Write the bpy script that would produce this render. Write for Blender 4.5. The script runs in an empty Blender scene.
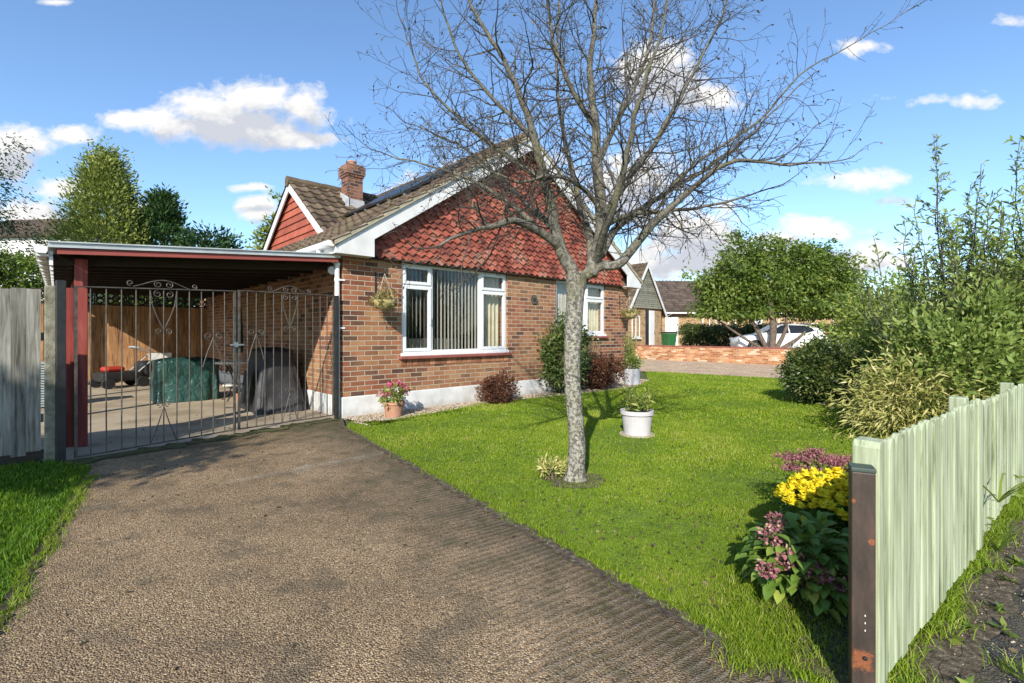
import bpy, bmesh, math, random
import numpy as np
from mathutils import Vector, Matrix, noise as mnoise

random.seed(7)
rng = np.random.default_rng(11)
scene = bpy.context.scene
COL = scene.collection
PI = math.pi
F = 484.0          # focal length in pixels of a 1024 wide picture
H = 1.27           # eye height
HY = 333.5         # horizon row

def G(px, py, z=0.0):
    """ground point seen at a picture position"""
    Y = F * (H - z) / (py - HY)
    return Vector(((px - 512) / F * Y, Y, z))
def P(px, py, Y):
    return Vector(((px - 512) / F * Y, Y, H - (py - HY) / F * Y))

# ------------------------------------------------------------------ helpers
def link(o, parent=None):
    COL.objects.link(o)
    if parent is not None:
        o.parent = parent
    return o
def tag(o, label=None, cat=None, group=None, kind=None):
    if label: o['label'] = label
    if cat: o['category'] = cat
    if group: o['group'] = group
    if kind: o['kind'] = kind
    return o
def thing(name, label, cat, loc=(0, 0, 0), rz=0.0, group=None):
    o = bpy.data.objects.new(name, None)
    o.empty_display_size = 0.2
    link(o)
    o.location = loc
    o.rotation_euler = (0, 0, rz)
    return tag(o, label, cat, group)

class MB:
    def __init__(s):
        s.v = []; s.f = []; s.t = []
    def add(s, verts, faces, t=0.5):
        n = len(s.v)
        s.v.extend([tuple(v) for v in verts])
        s.t.extend([t] * len(verts))
        s.f.extend([tuple(i + n for i in f) for f in faces])
        return s
    def box(s, x0, x1, y0, y1, z0, z1, t=0.5, M=None):
        vs = [(x0,y0,z0),(x1,y0,z0),(x1,y1,z0),(x0,y1,z0),(x0,y0,z1),(x1,y0,z1),(x1,y1,z1),(x0,y1,z1)]
        if M is not None: vs = [M @ Vector(v) for v in vs]
        return s.add(vs, [(0,3,2,1),(4,5,6,7),(0,1,5,4),(1,2,6,5),(2,3,7,6),(3,0,4,7)], t)
    def obox(s, c, ax, ay, az, hx, hy, hz, t=0.5):
        c = Vector(c); vs = []
        for sz in (-1, 1):
            for sx, sy in ((-1,-1),(1,-1),(1,1),(-1,1)):
                vs.append(c + Vector(ax)*hx*sx + Vector(ay)*hy*sy + Vector(az)*hz*sz)
        return s.add(vs, [(0,3,2,1),(4,5,6,7),(0,1,5,4),(1,2,6,5),(2,3,7,6),(3,0,4,7)], t)
    def beam(s, a, b, w, h, up=(0,0,1), t=0.5):
        a = Vector(a); b = Vector(b); d = b - a; L = d.length; d.normalize()
        side = d.cross(Vector(up)).normalized(); u = side.cross(d)
        return s.obox((a+b)/2, d, side, u, L/2, w/2, h/2, t)
    def prism(s, poly, fn, d0, d1, t=0.5):
        """poly of (a,b), fn(a,b,d)->3D, extruded from d0 to d1"""
        n = len(poly)
        vs = [fn(a, b, d0) for a, b in poly] + [fn(a, b, d1) for a, b in poly]
        fs = [tuple(range(n)), tuple(range(2*n-1, n-1, -1))]
        fs += [(i, i+n, (i+1) % n + n, (i+1) % n) for i in range(n)]
        return s.add(vs, fs, t)
    def tube(s, pts, r, n=6, cap=True, t=0.5):
        pts = [Vector(p) for p in pts]
        m = len(pts)
        if m < 2: return s
        rr = r if hasattr(r, '__len__') else [r] * m
        tang = []
        for i in range(m):
            d = pts[min(i+1, m-1)] - pts[max(i-1, 0)]
            tang.append(d.normalized() if d.length > 1e-9 else Vector((0,0,1)))
        ref = Vector((0,0,1)) if abs(tang[0].z) < 0.9 else Vector((1,0,0))
        nrm = tang[0].cross(ref).normalized()
        vs = []
        for i in range(m):
            nrm = nrm - tang[i] * nrm.dot(tang[i])
            if nrm.length < 1e-6: nrm = tang[i].orthogonal()
            nrm.normalize(); bi = tang[i].cross(nrm)
            for k in range(n):
                a = 2*PI*k/n
                vs.append(pts[i] + (nrm*math.cos(a) + bi*math.sin(a)) * rr[i])
        fs = []
        for i in range(m-1):
            for k in range(n):
                k2 = (k+1) % n
                fs.append((i*n+k, i*n+k2, (i+1)*n+k2, (i+1)*n+k))
        if cap:
            fs.append(tuple(range(n-1, -1, -1))); fs.append(tuple((m-1)*n+k for k in range(n)))
        return s.add(vs, fs, t)
    def lathe(s, prof, n=24, c=(0,0,0), t=0.5, sx=1, sy=1):
        vs = []; m = len(prof)
        for r, z in prof:
            for k in range(n):
                a = 2*PI*k/n
                vs.append((c[0]+r*math.cos(a)*sx, c[1]+r*math.sin(a)*sy, c[2]+z))
        fs = []
        for i in range(m-1):
            for k in range(n):
                k2 = (k+1) % n
                fs.append((i*n+k, i*n+k2, (i+1)*n+k2, (i+1)*n+k))
        fs.append(tuple(range(n-1,-1,-1))); fs.append(tuple((m-1)*n+k for k in range(n)))
        return s.add(vs, fs, t)
    def grid(s, fn, na, nb, t=0.5):
        vs = [fn(i/(na-1), j/(nb-1)) for j in range(nb) for i in range(na)]
        fs = [(j*na+i, j*na+i+1, (j+1)*na+i+1, (j+1)*na+i) for j in range(nb-1) for i in range(na-1)]
        return s.add(vs, fs, t)
    def build(s, name, mat, parent=None, smooth=False, bevel=0, fix=False):
        me = bpy.data.meshes.new(name)
        me.from_pydata(s.v, [], s.f)
        at = me.attributes.new('tint', 'FLOAT', 'POINT')
        at.data.foreach_set('value', np.array(s.t, dtype=np.float32))
        if fix:
            bm = bmesh.new(); bm.from_mesh(me)
            bmesh.ops.recalc_face_normals(bm, faces=bm.faces); bm.to_mesh(me); bm.free()
        if smooth:
            me.polygons.foreach_set('use_smooth', [True]*len(me.polygons))
        me.materials.append(mat)
        me.update()
        o = bpy.data.objects.new(name, me)
        if bevel:
            b = o.modifiers.new('Bevel', 'BEVEL'); b.width = bevel; b.segments = 2; b.limit_method = 'ANGLE'
        return link(o, parent)

def npmesh(name, V, Fq, tint, mat, parent=None, smooth=False):
    """V (n,3); Fq list of int arrays (m,k)"""
    me = bpy.data.meshes.new(name)
    V = np.asarray(V, dtype=np.float32)
    me.vertices.add(len(V)); me.vertices.foreach_set('co', V.ravel())
    if not isinstance(Fq, list): Fq = [Fq]
    loops = np.concatenate([f.ravel() for f in Fq]).astype(np.int32)
    counts = np.concatenate([np.full(len(f), f.shape[1], np.int32) for f in Fq])
    starts = np.concatenate([[0], np.cumsum(counts)[:-1]]).astype(np.int32)
    me.loops.add(len(loops)); me.loops.foreach_set('vertex_index', loops)
    me.polygons.add(len(counts)); me.polygons.foreach_set('loop_start', starts)
    me.update(calc_edges=True); me.validate()
    at = me.attributes.new('tint', 'FLOAT', 'POINT')
    at.data.foreach_set('value', np.asarray(tint, dtype=np.float32))
    if smooth: me.polygons.foreach_set('use_smooth', np.ones(len(counts), dtype=bool))
    me.materials.append(mat)
    o = bpy.data.objects.new(name, me)
    return link(o, parent)

# ------------------------------------------------------------------ materials
class NT:
    def __init__(s, nt): s.nt = nt; s.n = nt.nodes; s.l = nt.links
    def node(s, typ, **kw):
        nd = s.n.new(typ)
        ins = kw.pop('ins', {})
        for k, v in kw.items(): setattr(nd, k, v)
        for k, v in ins.items():
            if isinstance(v, bpy.types.NodeSocket): s.l.new(v, nd.inputs[k])
            else: nd.inputs[k].default_value = v
        return nd
    def math(s, op, a, b=0.0, c=0.0, clamp=False):
        nd = s.n.new('ShaderNodeMath'); nd.operation = op; nd.use_clamp = clamp
        for i, v in enumerate((a, b, c)):
            if isinstance(v, bpy.types.NodeSocket): s.l.new(v, nd.inputs[i])
            else: nd.inputs[i].default_value = v
        return nd.outputs[0]
    def mix(s, f, a, b, blend='MIX'):
        nd = s.n.new('ShaderNodeMix'); nd.data_type = 'RGBA'; nd.blend_type = blend
        for i, v in ((0, f), (6, a), (7, b)):
            if isinstance(v, bpy.types.NodeSocket): s.l.new(v, nd.inputs[i])
            else: nd.inputs[i].default_value = v if i == 0 else c4(v)
        return nd.outputs[2]
    def ramp(s, f, stops, interp='LINEAR'):
        nd = s.n.new('ShaderNodeValToRGB'); cr = nd.color_ramp; cr.interpolation = interp
        while len(cr.elements) < len(stops): cr.elements.new(0.5)
        for e, (p, c) in zip(cr.elements, stops):
            e.position = p; e.color = c4(c)
        s.l.new(f, nd.inputs[0]); return nd.outputs[0]
    def noise(s, vec, scale, detail=4, rough=0.55, dist=0.0):
        nd = s.n.new('ShaderNodeTexNoise')
        if vec is not None: s.l.new(vec, nd.inputs['Vector'])
        nd.inputs['Scale'].default_value = scale; nd.inputs['Detail'].default_value = detail
        nd.inputs['Roughness'].default_value = rough; nd.inputs['Distortion'].default_value = dist
        return nd.outputs['Fac']
    def vor(s, vec, scale, feature='F1'):
        nd = s.n.new('ShaderNodeTexVoronoi'); nd.feature = feature
        s.l.new(vec, nd.inputs['Vector']); nd.inputs['Scale'].default_value = scale
        return nd
    def bump(s, h, strength=0.5, dist=0.01, normal=None):
        nd = s.n.new('ShaderNodeBump'); nd.inputs['Strength'].default_value = strength
        nd.inputs['Distance'].default_value = dist; s.l.new(h, nd.inputs['Height'])
        if normal is not None: s.l.new(normal, nd.inputs['Normal'])
        return nd.outputs[0]
def c4(c):
    if isinstance(c, (int, float)): return (c, c, c, 1)
    return tuple(c) + ((1,) if len(c) == 3 else ())
def newmat(name):
    m = bpy.data.materials.new(name); m.use_nodes = True
    t = NT(m.node_tree); b = t.n['Principled BSDF']
    co = t.n.new('ShaderNodeTexCoord').outputs['Object']
    return m, t, b, co
def setin(t, b, key, v):
    if isinstance(v, bpy.types.NodeSocket): t.l.new(v, b.inputs[key])
    elif key == 'Base Color': b.inputs[key].default_value = c4(v)
    else: b.inputs[key].default_value = v

def M_noise(name, stops, scale=5, detail=5, rough=0.7, bump=0.3, bdist=0.005, bscale=None, spec=0.4, metallic=0.0, stretch=None, tintamt=0.0):
    m, t, b, co = newmat(name)
    vec = co
    if stretch:
        mp = t.node('ShaderNodeMapping', ins={'Vector': co, 'Scale': stretch}); vec = mp.outputs[0]
    n = t.noise(vec, scale, detail)
    col = t.ramp(n, stops)
    if tintamt:
        at = t.node('ShaderNodeAttribute', attribute_name='tint').outputs['Fac']
        k = t.math('ADD', t.math('MULTIPLY', at, tintamt*2), 1 - tintamt)
        col = t.mix(1.0, col, t.node('ShaderNodeCombineColor', ins={0: k, 1: k, 2: k}).outputs[0], 'MULTIPLY')
    setin(t, b, 'Base Color', col); setin(t, b, 'Roughness', rough); setin(t, b, 'Metallic', metallic)
    b.inputs['Specular IOR Level'].default_value = spec
    if bump:
        setin(t, b, 'Normal', t.bump(t.noise(vec, bscale or scale*4, 4), bump, bdist))
    return m

def M_leaf(name, stops, rough=0.45, trans=0.3, spec=0.35, mottle=0.15):
    m, t, b, co = newmat(name)
    at = t.node('ShaderNodeAttribute', attribute_name='tint').outputs['Fac']
    n = t.noise(co, 3.0, 2)
    f = t.math('ADD', at, t.math('MULTIPLY', t.math('SUBTRACT', n, 0.5), mottle*2), clamp=True)
    col = t.ramp(f, stops)
    setin(t, b, 'Base Color', col); setin(t, b, 'Roughness', rough)
    b.inputs['Specular IOR Level'].default_value = spec
    if trans:
        tr = t.node('ShaderNodeBsdfTranslucent', ins={'Color': t.mix(0.35, col, (0.25, 0.30, 0.03))})
        mx = t.node('ShaderNodeMixShader', ins={0: trans, 1: b.outputs[0], 2: tr.outputs[0]})
        t.l.new(mx.outputs[0], t.n['Material Output'].inputs[0])
    return m

def M_brick(name, stops, mortar=(0.42, 0.36, 0.28), bw=0.232, rh=0.0772, patch=None, warm=0.25, mort=0.0055):
    m, t, b, co = newmat(name)
    sp = t.node('ShaderNodeSeparateXYZ', ins={0: co})
    u = t.math('ADD', sp.outputs[0], sp.outputs[1])
    wob = t.math('MULTIPLY', t.math('SUBTRACT', t.noise(co, 9, 2), 0.5), 0.006)
    vec = t.node('ShaderNodeCombineXYZ', ins={0: t.math('ADD', u, wob), 1: t.math('ADD', sp.outputs[2], wob), 2: 0.0}).outputs[0]
    br = t.node('ShaderNodeTexBrick', ins={'Vector': vec, 'Color1': (0,0,0,1), 'Color2': (1,1,1,1), 'Mortar': (0.5,0.5,0.5,1),
        'Scale': 1.0, 'Mortar Size': mort, 'Mortar Smooth': 0.25, 'Bias': 0.0, 'Brick Width': bw, 'Row Height': rh})
    g = t.node('ShaderNodeSeparateColor', ins={0: br.outputs['Color']}).outputs[0]
    big = t.noise(co, 0.55, 2)
    f = t.math('ADD', g, t.math('MULTIPLY', t.math('SUBTRACT', big, 0.5), warm*2), clamp=True)
    f = t.math('ADD', f, t.math('MULTIPLY', t.math('SUBTRACT', t.noise(co, 35, 3), 0.5), 0.45), clamp=True)
    col = t.ramp(f, stops)
    if patch:   # slow drift towards a buff batch of bricks and lime bloom on the lower courses
        col = t.mix(t.math('MULTIPLY', t.ramp(t.noise(co, 0.8, 3), [(0.45, 0), (0.65, 1)]), 0.45), col, patch)
    grime = t.ramp(t.noise(co, 2.3, 5, 0.65), [(0.3, 0.72), (0.6, 1.05)])
    col = t.mix(1.0, col, grime, 'MULTIPLY')
    mcol = t.mix(t.noise(co, 25, 3), tuple(c*0.75 for c in mortar), tuple(min(1, c*1.2) for c in mortar))
    col = t.mix(br.outputs['Fac'], col, mcol)
    setin(t, b, 'Base Color', col); setin(t, b, 'Roughness', 0.88); b.inputs['Specular IOR Level'].default_value = 0.25
    h = t.math('ADD', t.math('MULTIPLY', t.math('SUBTRACT', 1.0, br.outputs['Fac']), 1.0), t.math('MULTIPLY', t.noise(co, 70, 3), 0.35))
    setin(t, b, 'Normal', t.bump(h, 0.8, 0.008))
    return m

def M_glass():
    m, t, b, co = newmat('window_glass')
    ge = t.n.new('ShaderNodeNewGeometry')
    dt = t.node('ShaderNodeVectorMath', operation='DOT_PRODUCT', ins={0: ge.outputs['Incoming'], 1: ge.outputs['Normal']}).outputs['Value']
    fr = t.math('MULTIPLY', t.math('POWER', t.math('SUBTRACT', 1.0, t.math('ABSOLUTE', dt), clamp=True), 4.0), 0.9)
    wob = t.bump(t.noise(co, 1.3, 1), 0.03, 0.05)
    gl = t.node('ShaderNodeBsdfGlossy', ins={'Color': (1,1,1,1), 'Roughness': 0.01, 'Normal': wob})
    tr = t.node('ShaderNodeBsdfTransparent', ins={'Color': (0.83, 0.85, 0.84, 1)})
    f = t.math('ADD', fr, 0.06, clamp=True)
    mx = t.node('ShaderNodeMixShader', ins={0: f, 1: tr.outputs[0], 2: gl.outputs[0]})
    t.l.new(mx.outputs[0], t.n['Material Output'].inputs[0])
    return m

def M_wood(name, stops, axis='Z', scale=1.0, rough=0.75, bump=0.4, tintamt=0.25, spec=0.3):
    m, t, b, co = newmat(name)
    s = {'Z': (14*scale, 14*scale, 0.8*scale), 'X': (0.8*scale, 14*scale, 14*scale), 'Y': (14*scale, 0.8*scale, 14*scale)}[axis]
    at = t.node('ShaderNodeAttribute', attribute_name='tint').outputs['Fac']
    off = t.node('ShaderNodeCombineXYZ', ins={0: t.math('MULTIPLY', at, 7), 1: t.math('MULTIPLY', at, 5), 2: t.math('MULTIPLY', at, 9)}).outputs[0]
    va = t.node('ShaderNodeVectorMath', operation='ADD', ins={0: co, 1: off}).outputs[0]
    v = t.node('ShaderNodeMapping', ins={'Vector': va, 'Scale': s}).outputs[0]
    n = t.noise(v, 2.2, 6, 0.65, 0.6)
    n2 = t.noise(va, 1.8, 3)
    f = t.math('ADD', t.math('MULTIPLY', n, 0.7), t.math('MULTIPLY', n2, 0.3))
    col = t.ramp(f, stops)
    k = t.math('ADD', t.math('MULTIPLY', at, tintamt*2), 1 - tintamt)
    col = t.mix(1.0, col, t.node('ShaderNodeCombineColor', ins={0: k, 1: k, 2: k}).outputs[0], 'MULTIPLY')
    setin(t, b, 'Base Color', col); setin(t, b, 'Roughness', rough); b.inputs['Specular IOR Level'].default_value = spec
    setin(t, b, 'Normal', t.bump(n, bump, 0.004))
    return m

MAT = {}
MAT['brick'] = M_brick('house_brick', [(0.0, (0.085,0.045,0.036)), (0.14, (0.125,0.058,0.042)), (0.30, (0.225,0.08,0.045)), (0.55, (0.30,0.11,0.058)), (0.8, (0.35,0.15,0.075)), (1.0, (0.38,0.21,0.11))], patch=(0.36,0.215,0.10), mortar=(0.43,0.365,0.275), mort=0.007)
MAT['brick_chimney'] = M_brick('chimney_brick', [(0.0, (0.06,0.035,0.03)), (0.4, (0.18,0.075,0.05)), (1.0, (0.27,0.12,0.075))], mortar=(0.3,0.26,0.21))
MAT['brick_yellow'] = M_brick('neighbour_brick', [(0.0, (0.25,0.14,0.075)), (0.4, (0.40,0.25,0.12)), (1.0, (0.48,0.33,0.17))], mortar=(0.45,0.38,0.28))
MAT['brick_wall'] = M_brick('garden_wall_brick', [(0.0, (0.3,0.12,0.05)), (0.4, (0.45,0.2,0.085)), (0.75, (0.52,0.3,0.16)), (1.0, (0.6,0.5,0.36))], mortar=(0.5,0.42,0.32))
MAT['plinth'] = M_noise('white_plinth', [(0.35, (0.54,0.54,0.52)), (0.6, (0.70,0.70,0.69))], 3, 6, 0.8, 0.4, 0.004, 60)
_t = NT(MAT['plinth'].node_tree); _b = _t.n['Principled BSDF']; _src = _b.inputs['Base Color'].links[0].from_socket
_co = _t.n.new('ShaderNodeTexCoord').outputs['Object']; _z = _t.node('ShaderNodeSeparateXYZ', ins={0: _co}).outputs[2]
_f = _t.math('MULTIPLY', _t.math('SUBTRACT', 0.13, _t.math('ADD', _z, _t.math('MULTIPLY', _t.math('SUBTRACT', _t.noise(_co, 6, 6, 0.7), 0.5), 0.22))), 7.0, clamp=True)
_t.l.new(_t.mix(_t.math('MULTIPLY', _f, 0.55), _src, (0.26,0.22,0.15)), _b.inputs['Base Color'])
MAT['upvc'] = M_noise('white_upvc', [(0.3, (0.68,0.69,0.69)), (0.7, (0.76,0.76,0.76))], 2, 3, 0.35, 0.05, 0.002, spec=0.5)
MAT['whitewood'] = M_noise('white_barge_paint', [(0.3, (0.56,0.56,0.55)), (0.6, (0.70,0.70,0.69))], 4, 6, 0.5, 0.1, 0.003)
MAT['glass'] = M_glass()
MAT['blind'] = M_noise('cream_blind_fabric', [(0.3, (0.50,0.47,0.42)), (0.7, (0.62,0.585,0.53))], 8, 3, 0.8, 0.1, tintamt=0.15)
MAT['blind_dark'] = M_noise('grey_blind_fabric', [(0.3, (0.30,0.29,0.27)), (0.7, (0.42,0.40,0.37))], 8, 3, 0.8, 0.1, tintamt=0.2)
MAT['curtain'] = M_noise('cream_curtain', [(0.3, (0.55,0.48,0.34)), (0.7, (0.66,0.60,0.45))], 8, 3, 0.85, 0.1)
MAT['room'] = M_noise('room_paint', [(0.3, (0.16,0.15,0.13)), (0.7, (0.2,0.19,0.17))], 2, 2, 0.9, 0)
MAT['sofa'] = M_noise('sofa_fabric', [(0.3, (0.42,0.40,0.30)), (0.7, (0.5,0.48,0.38))], 8, 3, 0.9, 0)
MAT['sill'] = M_noise('red_sill_tile', [(0.3, (0.22,0.065,0.05)), (0.7, (0.31,0.10,0.08))], 6, 4, 0.6, 0.2)
MAT['concrete'] = M_noise('fence_post_concrete', [(0.3, (0.11,0.105,0.072)), (0.5, (0.21,0.20,0.145)), (0.7, (0.30,0.285,0.22))], 14, 9, 0.9, 0.8, 0.008, 60)
MAT['slab'] = M_noise('carport_floor_concrete', [(0.3, (0.23,0.18,0.12)), (0.5, (0.35,0.285,0.195)), (0.7, (0.45,0.38,0.28))], 1.6, 8, 0.92, 0.4, 0.006, 30)
MAT['iron'] = M_noise('old_gate_iron', [(0.3, (0.05,0.045,0.038)), (0.55, (0.105,0.093,0.078)), (0.75, (0.16,0.128,0.10))], 18, 6, 0.6, 0.3, 0.002, metallic=0.25)
MAT['black_iron'] = M_noise('black_iron', [(0.3, (0.018,0.018,0.018)), (0.7, (0.04,0.038,0.035))], 14, 5, 0.5, 0.2, 0.002)
MAT['redpaint'] = M_wood('red_painted_timber', [(0.36, (0.16,0.032,0.026)), (0.5, (0.27,0.055,0.044)), (0.64, (0.36,0.10,0.08))], 'Z', 0.6, 0.6, 0.25, 0.12)
MAT['redfascia'] = M_wood('red_fascia_timber', [(0.2, (0.20,0.045,0.04)), (0.6, (0.30,0.075,0.06))], 'X', 0.6, 0.6, 0.25, 0.1)
MAT['metal_roof'] = M_noise('galvanised_sheet', [(0.3, (0.40,0.42,0.42)), (0.7, (0.60,0.63,0.63))], 3, 6, 0.45, 0.1, 0.003, metallic=0.3)
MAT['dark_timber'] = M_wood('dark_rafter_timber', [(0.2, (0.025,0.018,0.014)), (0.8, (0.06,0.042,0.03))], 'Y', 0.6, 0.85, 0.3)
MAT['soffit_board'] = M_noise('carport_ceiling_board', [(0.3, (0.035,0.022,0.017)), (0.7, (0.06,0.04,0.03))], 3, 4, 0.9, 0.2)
MAT['fence_grey'] = M_wood('weathered_fence_board', [(0.36, (0.075,0.068,0.055)), (0.45, (0.165,0.155,0.13)), (0.54, (0.24,0.23,0.198)), (0.64, (0.32,0.31,0.27))], 'Z', 1.3, 0.9, 0.9, 0.3)
MAT['fence_brown'] = M_wood('orange_brown_fence_board', [(0.36, (0.10,0.05,0.022)), (0.46, (0.25,0.125,0.055)), (0.55, (0.37,0.20,0.09)), (0.64, (0.48,0.29,0.14))], 'Z', 1.0, 0.85, 0.5, 0.22)
MAT['picket'] = M_wood('pale_green_painted_wood', [(0.36, (0.10,0.115,0.06)), (0.44, (0.25,0.285,0.168)), (0.51, (0.345,0.388,0.247)), (0.60, (0.42,0.465,0.32))], 'Z', 0.9, 0.75, 0.9, 0.16)
MAT['tilered'] = M_noise('red_hung_tile', [(0.32, (0.11,0.035,0.026)), (0.44, (0.25,0.062,0.040)), (0.54, (0.32,0.088,0.054)), (0.66, (0.31,0.15,0.105))], 3.4, 8, 0.8, 0.35, 0.004, 60, tintamt=0.3)
MAT['cladred'] = M_noise('red_cladding_board', [(0.3, (0.27,0.062,0.036)), (0.7, (0.37,0.10,0.058))], 3, 5, 0.7, 0.15, 0.003, 40, tintamt=0.15)
MAT['tilegrey'] = M_noise('grey_hung_tile', [(0.3, (0.15,0.15,0.115)), (0.7, (0.24,0.24,0.19))], 5, 5, 0.8, 0.3, tintamt=0.2)
def M_rooftile(name, stops, moss):
    m, t, b, co = newmat(name)
    at = t.node('ShaderNodeAttribute', attribute_name='tint').outputs['Fac']
    n = t.noise(co, 2.2, 6, 0.7)
    f = t.math('ADD', t.math('MULTIPLY', n, 0.75), t.math('MULTIPLY', t.math('SUBTRACT', at, 0.5), 0.5), clamp=True)
    col = t.ramp(f, stops)
    ms = t.ramp(t.noise(co, 7, 6, 0.7), [(0.50, 0), (0.66, 1)])
    col = t.mix(t.math('MULTIPLY', ms, 0.75), col, moss)
    li = t.ramp(t.noise(co, 26, 3, 0.6), [(0.62, 0), (0.70, 1)])
    col = t.mix(t.math('MULTIPLY', li, 0.45), col, (0.34, 0.33, 0.27))
    setin(t, b, 'Base Color', col); setin(t, b, 'Roughness', 0.9); b.inputs['Specular IOR Level'].default_value = 0.2
    setin(t, b, 'Normal', t.bump(t.noise(co, 40, 4), 0.5, 0.01))
    return m
MAT['rooftile'] = M_rooftile('mossy_roof_tile', [(0.2, (0.075,0.052,0.038)), (0.5, (0.135,0.095,0.066)), (0.8, (0.20,0.145,0.10))], (0.12, 0.115, 0.05))
MAT['roofbrown'] = M_rooftile('brown_roof_tile', [(0.2, (0.07,0.05,0.042)), (0.5, (0.115,0.082,0.066)), (0.8, (0.17,0.125,0.1))], (0.11, 0.1, 0.06))
MAT['mortar'] = M_noise('verge_mortar', [(0.3, (0.34,0.29,0.2)), (0.7, (0.46,0.41,0.3))], 8, 5, 0.9, 0.4)
MAT['lead'] = M_noise('lead_flashing', [(0.3, (0.3,0.31,0.32)), (0.7, (0.5,0.51,0.52))], 5, 4, 0.5, 0.2)
MAT['pv'] = M_noise('solar_cell', [(0.3, (0.010,0.011,0.014)), (0.7, (0.016,0.018,0.022))], 6, 2, 0.35, 0, spec=0.25)
MAT['alu'] = M_noise('aluminium', [(0.3, (0.35,0.36,0.37)), (0.7, (0.5,0.51,0.52))], 9, 3, 0.35, 0, metallic=0.7)
MAT['terracotta'] = M_noise('terracotta', [(0.3, (0.36,0.17,0.10)), (0.7, (0.48,0.26,0.17))], 7, 5, 0.8, 0.2)
MAT['whitepot'] = M_noise('white_pot_glaze', [(0.3, (0.47,0.445,0.46)), (0.7, (0.58,0.55,0.57))], 5, 5, 0.4, 0.06)
MAT['greypot'] = M_noise('grey_pot', [(0.3, (0.36,0.37,0.40)), (0.7, (0.46,0.47,0.50))], 5, 5, 0.6, 0.1)
MAT['soil'] = M_noise('dark_soil', [(0.3, (0.03,0.02,0.014)), (0.7, (0.085,0.06,0.04))], 14, 8, 0.95, 0.9, 0.02, 30)
MAT['basket'] = M_noise('coir_basket', [(0.3, (0.24,0.20,0.08)), (0.7, (0.4,0.34,0.16))], 30, 5, 0.95, 0.9, 0.01, 60)
MAT['steel_rust'] = M_noise('rusty_brown_steel', [(0.3, (0.028,0.022,0.018)), (0.55, (0.06,0.042,0.033)), (0.72, (0.12,0.06,0.042))], 7, 8, 0.55, 0.4, 0.003, 50, metallic=0.1, stretch=(3, 3, 0.8))
_t = NT(MAT['steel_rust'].node_tree); _b = _t.n['Principled BSDF']; _src = _b.inputs['Base Color'].links[0].from_socket
_co = _t.n.new('ShaderNodeTexCoord').outputs['Object']; _acc = None
_q = _t.node('ShaderNodeSeparateXYZ', ins={0: _co})
_acc = _t.math('SUBTRACT', 1.0, _t.math('MAXIMUM', _t.math('DIVIDE', _t.math('ABSOLUTE', _t.math('ADD', _q.outputs[0], 0.004)), 0.036), _t.math('DIVIDE', _t.math('ABSOLUTE', _t.math('SUBTRACT', _q.outputs[2], 0.165)), 0.042)))
for _c, _r in (((0.022,-0.034,0.57), 0.013), ((0.034,-0.02,0.76), 0.014), ((-0.03,-0.034,0.70), 0.010)):
    _d = _t.node('ShaderNodeVectorMath', operation='DISTANCE', ins={0: _co, 1: _c}).outputs['Value']
    _k = _t.math('SUBTRACT', 1.0, _t.math('DIVIDE', _d, _r)); _acc = _k if _acc is None else _t.math('MAXIMUM', _acc, _k)
_e = _t.ramp(_t.math('ADD', _acc, _t.math('MULTIPLY', _t.math('SUBTRACT', _t.noise(_co, 60, 8, 0.75), 0.5), 2.2)), [(0.10, 0), (0.5, 1)])
_t.l.new(_t.mix(_e, _src, _t.mix(_t.noise(_co, 140, 4), (0.10,0.03,0.012), (0.34,0.12,0.05))), _b.inputs['Base Color'])
MAT['rust'] = M_noise('orange_rust', [(0.3, (0.16,0.045,0.018)), (0.7, (0.33,0.11,0.045))], 22, 6, 0.9, 0.6, 0.003, 80)
MAT['tarp'] = None
def M_tarp(name, a, b_, rough):
    m, t, b, co = newmat(name)
    n = t.noise(co, 6, 5, 0.6, 0.5)
    setin(t, b, 'Base Color', t.ramp(n, [(0.3, a), (0.7, b_)])); setin(t, b, 'Roughness', rough)
    b.inputs['Specular IOR Level'].default_value = 0.6
    v = t.vor(t.node('ShaderNodeVectorMath', operation='ADD', ins={0: co, 1: t.node('ShaderNodeTexNoise', ins={'Vector': co, 'Scale': 3.0}).outputs['Color']}).outputs[0], 4.5, 'DISTANCE_TO_EDGE')
    setin(t, b, 'Normal', t.bump(t.math('ADD', v.outputs['Distance'], t.math('MULTIPLY', n, 0.4)), 0.55, 0.05))
    return m
MAT['tarp'] = M_tarp('green_tarpaulin', (0.014,0.05,0.042), (0.03,0.09,0.075), 0.33)
MAT['cover'] = M_noise('black_cover_fabric', [(0.3, (0.014,0.014,0.016)), (0.7, (0.036,0.036,0.039))], 4, 5, 0.55, 0.5, 0.02, 9)
MAT['cover_panel'] = M_noise('black_cover_patch', [(0.3, (0.009,0.009,0.01)), (0.7, (0.018,0.018,0.02))], 4, 5, 0.6, 0.4, 0.02, 9)
MAT['plastic_black'] = M_noise('black_plastic', [(0.3, (0.015,0.015,0.015)), (0.7, (0.03,0.03,0.03))], 6, 3, 0.45, 0.1)
MAT['plastic_red'] = M_noise('red_plastic', [(0.3, (0.35,0.03,0.02)), (0.7, (0.45,0.05,0.03))], 6, 3, 0.4, 0.1)
MAT['plastic_grey'] = M_noise('grey_plastic', [(0.3, (0.30,0.34,0.35)), (0.7, (0.40,0.44,0.45))], 6, 3, 0.5, 0.1)
MAT['plastic_green'] = M_noise('green_bin_plastic', [(0.3, (0.02,0.10,0.03)), (0.7, (0.03,0.14,0.045))], 6, 3, 0.45, 0.1)
MAT['carpaint'] = M_noise('white_car_paint', [(0.3, (0.70,0.71,0.73)), (0.7, (0.76,0.77,0.78))], 1, 1, 0.25, 0, spec=0.6)
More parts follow.
